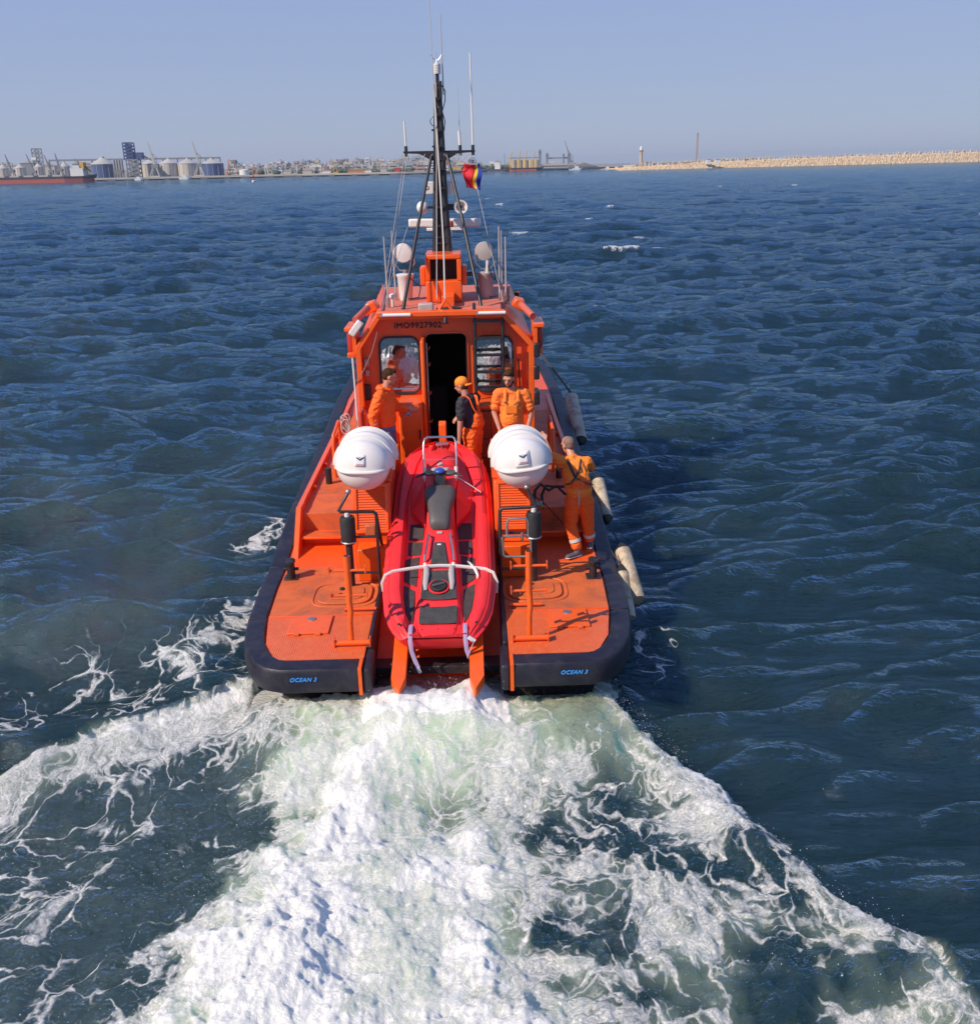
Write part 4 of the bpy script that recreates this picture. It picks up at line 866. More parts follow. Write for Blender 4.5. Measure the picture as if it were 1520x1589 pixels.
# ------------------------------------------------------------------ life raft canisters
def canister(x, z, label, plate):
    R0 = .348; zc = z
    t = thing('life_raft_canister', label, 'life raft', (x, 11.62, zc), 'white life raft canisters beside the watercraft'); t.rotation_euler = (0, R(-5.5 if plate else 1.5), R(3 if plate else -2)); t.scale = (1.03, 1, 1)
    def shell(top):
        mb = MB(); rings = []
        prof = []
        for k in range(11):
            a = math.pi / 2 * k / 10; prof.append((-.0 + .24 * (1 - math.cos(a)), math.sin(a)))
        ribs = [(.30, 1.0), (.32, 1.045), (.40, 1.045), (.42, 1.0), (.52, 1.0), (.54, 1.05), (.63, 1.05), (.65, 1.0), (.74, 1.0), (.76, 1.045), (.84, 1.045), (.86, 1.0)]
        prof += ribs if top else [(.30, 1.0), (.86, 1.0)]
        for k in range(11):
            a = math.pi / 2 * (1 - k / 10); prof.append((1.12 - .22 * (1 - math.cos(a)) , math.sin(a)))
        n = 26
        zc_ = -.19 * R0 / R0
        for (yy, f) in prof:
            r = R0 * max(f, .01); ring = []
            for j in range(n + 1):
                q = math.pi * j / n
                if top: px_, pz = r * math.cos(q), r * (math.sin(q))
                ring.append((r * math.cos(q) * (1.0 if top else .93), yy, (r * math.sin(q) * 1.0 if top else -r * math.sin(q) * 1.0)))
            rings.append(ring)
        # shells meet at the seam a little under the axis
        rings = [[(p[0], p[1], p[2] * (1.0 if top else .86) - .07) for p in r] for r in rings]
        nn = n + 1; v = [p for r in rings for p in r]; f = []
        for i in range(len(rings) - 1):
            for j in range(n): f.append((i * nn + j, i * nn + j + 1, (i + 1) * nn + j + 1, (i + 1) * nn + j))
            f.append((i * nn + n, i * nn, (i + 1) * nn, (i + 1) * nn + n))
        mb.add(v, f); return mb
    for top, nm in ((True, 'upper_shell'), (False, 'lower_shell')):
        o = shell(top).build(nm, WHITE, None, smooth=50); o.parent = t
    pr = []
    for k in range(44):
        q = 2 * math.pi * k / 44; cx_, sy_ = math.cos(q), math.sin(q)
        pr.append((R0 * (abs(cx_) ** .62) * (1 if cx_ > 0 else -1) * 1.0, .555 + .565 * (abs(sy_) ** .80) * (1 if sy_ > 0 else -1), -.072))
    o = MB().tube(pr, .019, 8, closed=True, flat=(1.1, 1.3)).build('seam_flange', WHITE, None, smooth=60); o.parent = t
    # sticker on the end face, following its dish
    sx, sz = (.0, .07) if not plate else (.0, .075)
    def yf(px_, pz): 
        r = math.sqrt(px_ ** 2 + (pz + .07) ** 2) / R0; return .24 * (1 - math.sqrt(max(0, 1 - r * r)))
    def patch(a, b_, c, d, off, nm, mt, n=6, par=None):
        v = []; f = []
        for j in range(n + 1):
            for i in range(n + 1):
                X_ = a + (b_ - a) * i / n; Z_ = c + (d - c) * j / n; v.append((X_, yf(X_, Z_) - off, Z_))
        for j in range(n):
            for i in range(n): f.append((j * (n + 1) + i, j * (n + 1) + i + 1, (j + 1) * (n + 1) + i + 1, (j + 1) * (n + 1) + i))
        o = MB().add(v, f).build(nm, mt, None); o.parent = par or t
        s_ = o.modifiers.new('thick', 'SOLIDIFY'); s_.thickness = .003; return o
    if plate: patch(sx - .10, sx + .085, sz - .10, sz + .09, .010, 'label_plate', WHITE)
    lb = patch(sx - .065, sx + .06, sz - .06, sz + .075, .016 if plate else .010, 'label', SIGNW)
    off = .021 if plate else .015
    mb = MB(); z0 = sz + .012
    for s in (-1, 1):       # winged V emblem with a dot
        pl = [(0, z0), (0, z0 + .020), (s * .022, z0 + .034), (s * .046, z0 + .044), (s * .046, z0 + .030), (s * .020, z0 + .012)]
        mb.add([(sx + a, yf(sx + a, b_) - off, b_) for a, b_ in pl], [(0, 1, 2, 5), (5, 2, 3, 4)])
    o = mb.build('emblem', BLKTXT, None, smooth=0); o.parent = t
    mb = MB(); mb.lathe((sx, yf(sx, z0) - off, z0 + .042), (0, -1, 0), [(0, .007), (.002, .007)], 10); o = mb.build('emblem_dot', BLKTXT, None); o.parent = t
    for k, w in ((0, .045), (1, .045)):
        mb = MB().box(sx - w, yf(sx, sz - .03) - off - .001, sz - .036 - .014 * k, sx + w, yf(sx, sz - .03) - off + .004, sz - .028 - .014 * k); o = mb.build('print_line', PINKTXT, None, smooth=0); o.parent = t
    for yy in (.36, .80):
        pts = [((R0 * 1.055) * math.cos(q), yy, (R0 * 1.055) * math.sin(q) - .07) for q in [R(a) for a in range(-10, 191, 12)]]
        o = MB().tube(pts, .012, 6, flat=(1.6, .35)).build('lashing_strap', WHITEP, None); o.parent = t
    for s in (-1, 1):
        o = MB().box(s * .355 - .012, .5, -.13, s * .355 + .012, .56, -.03).build('clasp', GALV, None, bevel=.004); o.parent = t
    return t
canister(-.94, 2.37, 'white ribbed life raft canister left of the red watercraft, flat emblem sticker on its end', False)
canister(1.085, 2.345, 'white ribbed life raft canister right of the red watercraft, emblem on a raised square plate', True)

# ------------------------------------------------------------------ rescue sled
SL = math.atan2(1.0, 3.95)
sled = thing('rescue_sled', 'red rescue watercraft with grey seat and black handlebar parked on the stern ramp', 'watercraft', (0.01, 9.95, .800), None, (SL, 0, 0))
def hws(s):
    return float(np.interp(s, [0, .04, .12, .25, .45, .8, 1.2, 2.3, 2.8, 3.2, 3.5, 3.75, 3.92, 4.0], [.44, .475, .53, .595, .655, .70, .715, .72, .715, .69, .64, .53, .36, .17]))
def sled_body():
    mb = MB(); rings = []
    ss = np.concatenate([[0, .015, .04, .08], np.linspace(.12, 3.7, 74), [3.75, 3.8, 3.85, 3.9, 3.94, 3.97, 4.0]])
    for s in ss:
        w = hws(s); k = w / .715
        lift = .02 + .0 * s + .16 * max(0, (s - 2.4) / 1.6) ** 1.5
        sq = float(np.interp(s, [0, .06, .3], [.35, .7, 1.0]))
        end = float(np.interp(s, [3.6, 4.0], [1.0, .25]))
        cw = float(np.interp(s, [0, .3, 2.6, 3.3, 4.0], [.12, .235, .235, .30, .3])) * min(1, k + .15)  # sponson width
        floor_t = float(np.interp(s, [0.0, .12, .5, 2.3, 2.75], [.085, .03, -.02, -.05, .10]))
        fl = floor_t
        rg = float(np.interp(s, [0, .1, .45, .62, 1.15, 1.6, 2.0, 2.5, 2.9, 3.3, 3.9], [.06, .05, .045, .07, .11, .20, .24, .34, .42, .36, .10])) * end
        rw = float(np.interp(s, [0, .3, .7, 1.3, 1.8, 2.4, 2.9, 3.5], [.30, .30, .27, .25, .20, .20, .24, .2])) * min(1, k + .1)
        zc = .12 * sq * end + lift
        xi = max(w - cw, rw + .02)
        half = [
            (w * .55, -.28 * sq * end + lift), (w * .90, -.16 * sq + lift), (w - .004, -.035 * sq + lift), (w + .018, -.02 * sq + lift), (w + .022, .018 * sq + lift), (w, .030 * sq + lift),
            (w - .020, .038 * sq + lift), (w - .026, .052 * sq + lift), (w - .040, .086 * sq + lift), (w - .052, .092 * sq + lift), (w - .062, .088 * sq + lift), (w - .070, .104 * sq + lift),
            (w - .11 * k, zc), (w - .16 * k, zc + .004), (xi + .035, zc - .008), (xi + .012, zc - .035), (xi, (zc * .5 + (fl + lift) * .5)), (xi - .012 if xi - .012 > rw else rw + .01, fl + lift + .006), 
            ((xi + rw) / 2, fl + lift), (rw + .012, fl + lift + .004), (rw, (fl * .5 + rg * .5) + lift), (rw - .02, rg + lift - .02), (rw - .045, rg + lift), (rw * .45, rg + lift + .012), (0.0, rg + lift + .014)]
        ring = [(x, s, z) for x, z in half] + [(-x, s, z) for x, z in reversed(half[:-1])]
        rings.append(ring)
    mb.rings(rings); return mb
sled.scale = (.935, 1.02, 1)
o = sled_body().build('sled_hull', RED, None, smooth=32); o.parent = sled
def sp(mb, name, mt, p=None, **k):
    o = mb.build(name, mt, None, **k); o.parent = p or sled; return o
def rib_z(s): return float(np.interp(s, [0, .1, .45, .62, 1.15, 1.6, 2.0, 2.5, 2.9, 3.3, 3.9], [.06, .05, .045, .07, .11, .20, .24, .34, .42, .36, .10])) + .02 + .16 * max(0, (s - 2.4) / 1.6) ** 1.5 + .014
def flo_z(s): return float(np.interp(s, [0.0, .12, .5, 2.3, 2.75], [.085, .03, -.02, -.05, .10])) + .02
def mat_plate(pts, zf, name='foot_mat', th=.010, p=None, m_=MAT_GREY, off=.004):
    """pts: (x,s) polygon laid on the surface zf(s)"""
    n = len(pts); v = [(x, s, zf(s) + off) for x, s in pts] + [(x, s, zf(s) + off + th) for x, s in pts]
    f = [tuple(range(n - 1, -1, -1)), tuple(range(n, 2 * n))] + [(i, (i + 1) % n, n + (i + 1) % n, n + i) for i in range(n)]
    return sp(MB().add(v, f), name, m_, p, smooth=0, bevel=.004)
# stern mats
mat_plate([(-.235, .20), (-.10, .185), (.10, .185), (.235, .20), (.232, .50), (.1, .485), (-.1, .485), (-.232, .50)], rib_z, off=.006)
mat_plate([(-.228, .61), (-.08, .59), (.08, .59), (.228, .61), (.215, 1.10), (-.215, 1.10)], lambda s: rib_z(s) , off=.008)
mat_plate([(-.115, 1.20), (.115, 1.20), (.065, 1.56), (-.065, 1.56)], lambda s: rib_z(s), off=.010)
for s in (-1, 1):
    mat_plate([(s * .315, .26), (s * .37, .36), (s * .445, .60), (s * .47, .92), (s * .46, 1.02), (s * .315, .90)], flo_z)
    mat_plate([(s * .30, .98), (s * .46, 1.10), (s * .47, 1.18), (s * .465, 1.54), (s * .28, 1.60)], flo_z)
    mat_plate([(s * .265, 1.64), (s * .44, 1.64), (s * .44, 1.92), (s * .25, 1.92)], flo_z)
    mat_plate([(s * .245, 1.97), (s * .44, 1.97), (s * .43, 2.32), (s * .235, 2.32)], flo_z)
    # long rails on the tail of the seat
    sp(MB().tube([(s * .135, 1.68, rib_z(1.68) + .02), (s * .14, 1.64, rib_z(1.64) + .065), (s * .185, 1.30, rib_z(1.30) + .075), (s * .19, 1.26, rib_z(1.26) + .02)], .016, 8), 'grab_rail', STEEL)
    # quick straps hanging on the deck
    q = sp(MB().tube([(s * .165, 1.16, rib_z(1.16) + .045), (s * .16, 1.0, rib_z(1) + .05), (s * .17, .85, rib_z(.85) + .04), (s * .165, .74, rib_z(.74) + .03)], [.022, .030, .026, .016], 8, flat=(1.3, .6)), 'pull_handle', GREYP)
    sp(MB().ell((s * .165, 1.02, rib_z(1.0) + .03), .032, .05, .02), 'handle_clip', BLACK, q)
    sp(MB().box(s * .185 - .02, 1.13, rib_z(1.15) + .01, s * .185 + .02, 1.2, rib_z(1.15) + .06), 'handle_root', STRAPW, q, bevel=.008)
    # thigh pads and cowl facets
    sp(MB().lathe((s * .47, .14, .145), (0, 0, 1), [(0, .02), (.004, .018)]), 'deck_eye', BLACK)
    sp(MB().add([(s * .245, 2.95, .28), (s * .47, 2.90, .16), (s * .42, 2.45, .11), (s * .22, 2.18, .06), (s * .225, 2.5, .30)] + [(s * .20, 2.95, .1), (s * .44, 2.90, .02), (s * .39, 2.45, -.02), (s * .19, 2.18, -.06), (s * .19, 2.5, .1)], [(0, 1, 2, 4), (4, 2, 3), (5, 9, 7, 6), (9, 8, 7), (0, 5, 6, 1), (1, 6, 7, 2), (2, 7, 8, 3), (3, 8, 9, 4), (4, 9, 5, 0)]), 'side_cowl', RED, smooth=0, bevel=.012)
for x in (-.25, .0, .25): sp(MB().lathe((x * .8, .11, rib_z(.11) + .0), (0, 0, 1), [(0, .008), (.004, .007)]), 'screw', BLACK)
# filler cap
c = sp(MB().lathe((0, .80, rib_z(.80) + .018), (0, 0, 1), [(0, .135), (.012, .135), (.014, .118), (.006, .115), (.006, .02)], 30), 'cap_ring', RED)
sp(MB().lathe((0, .80, rib_z(.80) + .022), (0, 0, 1), [(0, .108), (.03, .104), (.036, .09), (.030, .07), (.030, .0)], 26), 'filler_cap', BLACKR, c)
sp(MB().obox((0, .80, rib_z(.80) + .06), (.96, .28, 0), (-.28, .96, 0), (0, 0, 1), .085, .016, .014), 'cap_grip', SEATM, c, bevel=.008)
sp(MB().box(-.028, 1.50, rib_z(1.50) + .018, .028, 1.525, rib_z(1.5) + .035), 'mat_handle', WHITEP, bevel=.008)
# seat
def seat():
    mb = MB(); rings = []
    for s, w, z, h in ((1.80, .09, .30, .015), (1.815, .125, .335, .06), (1.86, .14, .36, .09), (2.0, .15, .385, .11), (2.15, .165, .40, .12), (2.28, .205, .415, .12), (2.40, .222, .43, .12), (2.50, .218, .435, .11), (2.56, .20, .43, .08), (2.575, .17, .42, .03)):
        n = 20; ring = []
        for k in range(n):
            q = 2 * math.pi * k / n; cx_ = math.cos(q); sn = math.sin(q)
            ring.append((w * (abs(cx_) ** .6) * (1 if cx_ > 0 else -1), s, z - .04 + h * .75 * (abs(sn) ** .8) * (1 if sn > 0 else -1)))
        rings.append(ring)
    return mb.rings(rings)
sp(seat(), 'seat', SEATM, smooth=70)
sp(MB().box(-.035, 1.72, rib_z(1.75) + .002, .035, 1.77, rib_z(1.75) + .012), 'seat_label', GREYP)
# handlebar
sp0 = sp
def sp(mb, name, mt, p=None, **k):
    mb.v = [(a, b_ - .10, c if c < .46 else .46 + (c - .46) * .62) for a, b_, c in mb.v]
    return sp0(mb, name, mt, p, **k)
hb = sp(MB().tube([(-.20, 2.72, .66), (-.06, 2.74, .67), (.06, 2.74, .67), (.20, 2.72, .66)], [.028, .04, .04, .028], 12), 'handlebar', BLACKR)
sp(MB().tube([(-.34, 2.66, .645), (-.20, 2.72, .66)], .017, 10), 'grip', BLACKR, hb); sp(MB().tube([(.20, 2.72, .66), (.33, 2.66, .645)], .017, 10), 'grip', BLACKR, hb)
sp(MB().box(-.20, 2.68, .64, -.10, 2.78, .70), 'switch_box', BLACKR, hb, bevel=.012); sp(MB().box(.10, 2.68, .64, .22, 2.78, .705), 'switch_box', SEATM, hb, bevel=.015)
sp(MB().tube([(-.28, 2.74, .63), (-.16, 2.79, .655)], .008, 6).tube([(.28, 2.74, .63), (.16, 2.79, .655)], .008, 6), 'brake_lever', BLACK, hb)
sp(MB().ell((0, 2.73, .72), .075, .06, .055, 18, 12), 'crash_pad', BLUEP, hb)
sp(MB().rings([[(-.09, 2.60, .42), (.09, 2.60, .42), (.10, 2.78, .45), (-.10, 2.78, .45)], [(-.05, 2.70, .66), (.05, 2.70, .66), (.05, 2.76, .66), (-.05, 2.76, .66)]]), 'steering_column', BLACK, hb)
sp(MB().rings([[(-.12, 2.86, .50), (.12, 2.86, .50), (.14, 3.0, .48), (-.14, 3.0, .48)], [(-.09, 2.88, .56), (.09, 2.88, .56), (.12, 3.0, .54), (-.12, 3.0, .54)]]), 'dash', GREYP, bevel=.01)
sp(MB().lathe((0, 3.12, .475), (0, 0, 1), [(0, .05), (.012, .05), (.02, .036), (.05, .03), (.055, .01)], 18), 'tow_eye', GREYP)
sp = sp0
# roll hoop
rh = sp(MB().tube([(-.225, 2.80, .36), (-.235, 2.90, .54), (-.235, 3.10, .76), (-.215, 3.15, .81), (-.18, 3.17, .825), (.18, 3.17, .825), (.215, 3.15, .81), (.235, 3.10, .76), (.235, 2.90, .54), (.225, 2.80, .36)], .016, 10), 'roll_hoop', STEEL)
sp(MB().tube([(-.235, 2.95, .60), (.235, 2.95, .60)], .007, 6), 'hoop_bar', STEEL, rh)
for s in (-1, 1): sp(MB().tube([(s * .225, 2.80, .40), (s * .23, 2.88, .53)], .026, 8), 'hoop_clamp', STRAPW, rh)
sp(MB().tube([(.20, 2.66, .52), (.3, 2.65, .47), (.42, 2.62, .40), (.58, 2.58, .30)], .007, 5), 'safety_line', STRAPW)
# front locker seams
sp(MB().tube([(hws(s) * .84 * -1, s, .165 + .16 * max(0, (s - 2.4) / 1.6) ** 1.5) for s in np.linspace(2.3, 3.5, 12)], .006, 5), 'bow_groove', BLACKR)
sp(MB().tube([(hws(s) * .84, s, .165 + .16 * max(0, (s - 2.4) / 1.6) ** 1.5) for s in np.linspace(2.3, 3.5, 12)], .006, 5), 'bow_groove', BLACKR)
# strap over the sled
st = thing('lashing_strap', 'white webbing strap tied across the back of the red watercraft', 'strap', (0.01, 9.95, .800), None, (SL, 0, 0))
st.scale = (.935, 1, 1)
o = MB().tube([(-.735, 1.06, -.10), (-.745, 1.06, .03), (-.70, 1.09, .125), (-.60, 1.12, .158), (-.42, 1.15, .165), (-.2, 1.165, .185), (0, 1.17, .19), (.2, 1.165, .185), (.42, 1.15, .165), (.60, 1.12, .158), (.70, 1.09, .125), (.745, 1.04, .02), (.735, 1.0, -.12)], .022, 8, flat=(1.0, .25)).build('strap_band', STRAPW, None); o.parent = st
o = MB().tube([(.44, 1.14, .18), (.46, 1.10, .20), (.50, .98, .17), (.49, .93, .16)], [.03, .022, .014, .004], 6, flat=(1, .3)).tube([(.44, 1.15, .18), (.40, 1.20, .20), (.37, 1.26, .18)], [.02, .012, .004], 6, flat=(1, .3)).build('strap_knot', STRAPW, None); o.parent = st
for s, lab in ((-1, 'lilac webbing strap dangling below the left corner of the watercraft stern'), (1, 'lilac webbing strap with white buckle tag below the right corner of the watercraft stern')):
    t = thing('stern_strap', lab, 'strap', (0.01 + s * .31, 9.95, .835), 'lilac straps at the watercraft stern')
    x = 0
    pts = [(x, .22, .07), (x, .10, .09), (x, .0, .08), (x, -.05, .0), (x + .01, -.06, -.12), (x + .04, -.07, -.22)] + ([(x + .08, -.10, -.32)] if s < 0 else [(x + .03, -.08, -.18), (x + .09, -.08, -.02), (x + .05, -.06, .04)])
    o = MB().tube(pts, .024, 6, flat=(1, .2)).build('strap_band', STRAPP, None); o.parent = t
    if s > 0:
        o = MB().obox((.07, -.08, .02), (.8, 0, -.6), (0, 1, 0), (.6, 0, .8), .045, .006, .022).build('strap_tag', SIGNW, None); o.parent = t
    else:
        o = MB().obox((.085, -.10, -.34), (.4, 0, -.9), (0, 1, 0), (.9, 0, .4), .04, .006, .018).build('strap_tag', SIGNW, None); o.parent = t
# cradle rails carrying the sled (part of the boat)
for x0, x1 in ((-.50, -.34), (.36, .52)):
    mb = MB().rings([[(x0, y, z - .10), (x1, y, z - .10), (x1, y, z), (x0, y, z)] for y, z in ((13.2, 1.48), (11, .93), (9.85, .655), (9.50, .60))])
    xm = (x0 + x1) / 2; tipx = x0 + .10 if x0 < 0 else x1 - .10
    mb.add([(x0, 9.499, .50), (x1, 9.499, .50), (x1, 9.499, .60), (x0, 9.499, .60), (tipx - .01, 9.30, .45), (tipx + .01, 9.30, .45), (tipx + .01, 9.30, .56), (tipx - .01, 9.30, .56)], [(0, 1, 5, 4), (3, 7, 6, 2), (0, 4, 7, 3), (1, 2, 6, 5), (4, 5, 6, 7), (0, 3, 2, 1)])
    part(mb, 'cradle_rail', ORBRIGHT, smooth=0, bevel=.006)
    part(MB().rings([[(xm - .02, y, -.1), (xm + .02, y, -.1), (xm + .02, y, z - .11), (xm - .02, y, z - .11)] for y, z in ((12.5, 1.1), (10.2, .60), (9.6, .52))]), 'rail_web', ORANGE, smooth=0)
part(MB().box(-.79, 10.1, .30, .79, 10.34, .40), 'ramp_beam', BLACK, bevel=.01)

# ------------------------------------------------------------------ hanging fenders and ropes
def fender(p_top, p_bot, r, label, worn=0):
    a = Vector(p_top); b_ = Vector(p_bot); L_ = (b_ - a).length; ax = (b_ - a) / L_
    t = thing('hanging_fender', label, 'fender', a, 'cream tube fenders hanging along the starboard side')
    def fp(mb, nm, mt):
        o = mb.build(nm, mt, None, smooth=50); o.parent = t; o.matrix_parent_inverse = Matrix.Translation(-a); return o
    fp(MB().lathe(a, ax, [(0.0, .02), (.03, .035), (.12, r * .93), (.14, r * .98)], 22), 'end_cap', BLACKR)
    fp(MB().lathe(a, ax, [(.141, r), (.17, r * 1.02), (L_ * .5, r * 1.0), (L_ - .13, r * 1.0), (L_ - .10, r * .99)], 22), 'fender_tube', FENDERC)
    if worn: fp(MB().lathe(a, ax, [(L_ - .10, r * .99), (L_ - .04, r * .97), (L_ - .02, r * .90), (L_ - .018, .0)], 22), 'tube_end', FENDERC)
    else: fp(MB().lathe(a, ax, [(L_ - .10, r * .97), (L_ - .02, .05), (L_, .02)], 22), 'end_cap', BLACKR)
    fp(MB().tube([a + Vector((-.12, .1, .16)), a + Vector((-.03, .02, .03)), a + ax * .02], .010, 6), 'fender_rope', ROPE)
fender((2.44, 12.45, .95), (2.56, 11.62, .45), .105, 'cream tube fender nearest the stern, trailing outwards beside the aft bollard', 1)
fender((2.39, 12.05, .80), (2.42, 11.4, .30), .085, 'grimy tube fender half hidden between the hull and the nearest outer fender', 1)
fender((2.40, 14.75, 1.20), (2.46, 13.85, .72), .10, 'dirty cream fender with black end beside the leaning crewman')
fender((2.40, 18.9, 1.60), (2.46, 17.5, .95), .125, 'brown stained tube fender farthest forward on the starboard side')
t = thing('deck_rope', 'dark mooring rope running along the starboard rail to the far fender', 'rope', (2.0, 20, 1.9))
o = MB().tube([(1.55, 22.5, 2.4), (1.9, 21.0, 2.1), (2.40, 18.9, 1.62)], .02, 6).build('rope_run', ROPE, None); o.parent = t; o.matrix_parent_inverse = Matrix.Translation(-Vector(t.location))
t = thing('coiled_line', 'dark hose looping on the side deck between the right canister and the leaning crewman', 'hose', (1.4, 13.2, D2))
for pts, r_ in (([(1.26, 12.7, 1.30), (1.30, 12.8, 1.62), (1.38, 12.9, 1.68), (1.50, 13.0, 1.55), (1.62, 13.1, 1.58), (1.75, 13.1, 1.45)], .02), ([(1.42, 12.95, 1.3), (1.40, 12.95, 1.5), (1.46, 13.0, 1.62), (1.58, 13.0, 1.60), (1.72, 13.0, 1.6)], .02), ([(1.2, 13.2, 1.5), (1.45, 13.0, 1.35), (1.75, 12.8, 1.05)], .008)):
    o = MB().tube(pts, r_, 7).build('hose_run', ROPE, None, smooth=80); o.parent = t; o.matrix_parent_inverse = Matrix.Translation(-Vector(t.location))
t = thing('rag', 'pale green and white rag lying by the right canister', 'rag', (1.30, 12.75, 1.42))
rg = MB(); n = 9; v = []
for j in range(n):
    for i in range(n): v.append((-.10 + .025 * i + .01 * math.sin(j), -.08 + .02 * j, .05 + .05 * math.sin(i * 1.1) * math.cos(j * .9) - .006 * i))
rg.add(v, [(j * n + i, j * n + i + 1, (j + 1) * n + i + 1, (j + 1) * n + i) for j in range(n - 1) for i in range(n - 1)])
o = rg.build('rag_cloth', mat('green_white_cloth', (.35, .5, .35), .8, var=.5, scale=14), None, smooth=80); o.parent = t; s_ = o.modifiers.new('thick', 'SOLIDIFY'); s_.thickness = .004

# ------------------------------------------------------------------ people
def ecap(mb, p0, r0_, p1, r1_, side=(1, 0, 0), n=14):
    """closed capsule; radii may be (across side, along depth)"""
    p0 = Vector(p0); p1 = Vector(p1); t = p1 - p0; L_ = t.length; t = t / max(L_, 1e-6)
    s = Vector(side); s = (s - t * s.dot(t)); s = s.normalized() if s.length > .05 else t.orthogonal().normalized(); d = t.cross(s)
    f = lambda r: r if isinstance(r, tuple) else (r, r)
    a0, b0 = f(r0_); a1, b1 = f(r1_); rings = []
    for k in range(5):
        q = math.pi / 2 * (k + .15) / 5; rings.append((p0 - t * ((a0 + b0) / 2 * math.cos(q)), a0 * math.sin(q), b0 * math.sin(q)))
    for k in range(5): rings.append((p0 + t * L_ * k / 4, a0 + (a1 - a0) * k / 4, b0 + (b1 - b0) * k / 4))
    for k in range(4, -1, -1):
        q = math.pi / 2 * (k + .15) / 5; rings.append((p1 + t * ((a1 + b1) / 2 * math.cos(q)), a1 * math.sin(q), b1 * math.sin(q)))
    mb.rings([[c + s * (a * math.cos(2 * math.pi * j / n)) + d * (b * math.sin(2 * math.pi * j / n)) for j in range(n)] for c, a, b in rings])
def fuse(mb, name, mt, parent, voxel=.011, wrinkle=0.0, wscale=9, smooth_it=2):
    me = mb.mesh('tmp'); o = bpy.data.objects.new('tmp', me); C.objects.link(o)
    md = o.modifiers.new('r', 'REMESH'); md.mode = 'VOXEL'; md.voxel_size = voxel; md.use_smooth_shade = True
    if smooth_it:
        sm = o.modifiers.new('s', 'SMOOTH'); sm.factor = .5; sm.iterations = smooth_it
    dg = bpy.context.evaluated_depsgraph_get(); me2 = bpy.data.meshes.new_from_object(o.evaluated_get(dg)); bpy.data.objects.remove(o)
    if wrinkle:
        nv = len(me2.vertices); co = np.empty(nv * 3, np.float32); me2.vertices.foreach_get('co', co); co = co.reshape(-1, 3).astype(float)
        nr = np.empty(nv * 3, np.float32); me2.vertex_normals.foreach_get('vector', nr); nr = nr.reshape(-1, 3)
        a = perlin2(co[:, 0] * wscale + co[:, 1] * 5 + 3, co[:, 2] * wscale * 1.5) + .6 * perlin2(co[:, 1] * wscale * 1.7 + co[:, 0] * 7, co[:, 2] * wscale * 2.2 + 9)
        a = 1 - np.abs(a) * 2.2
        co = co + nr * (a * wrinkle)[:, None]; me2.vertices.foreach_set('co', co.ravel().astype(np.float32)); me2.update()
    me2.name = name; me2.materials.clear(); o = link(name, me2, mt, None, 80); o.parent = parent
    o.matrix_parent_inverse = Matrix.Translation(-Vector(parent.location)); return o
def pc(mb, name, mt, parent, **k):
    o = mb.build(name, mt, None, **k); o.parent = parent; o.matrix_parent_inverse = Matrix.Translation(-Vector(parent.location)); return o
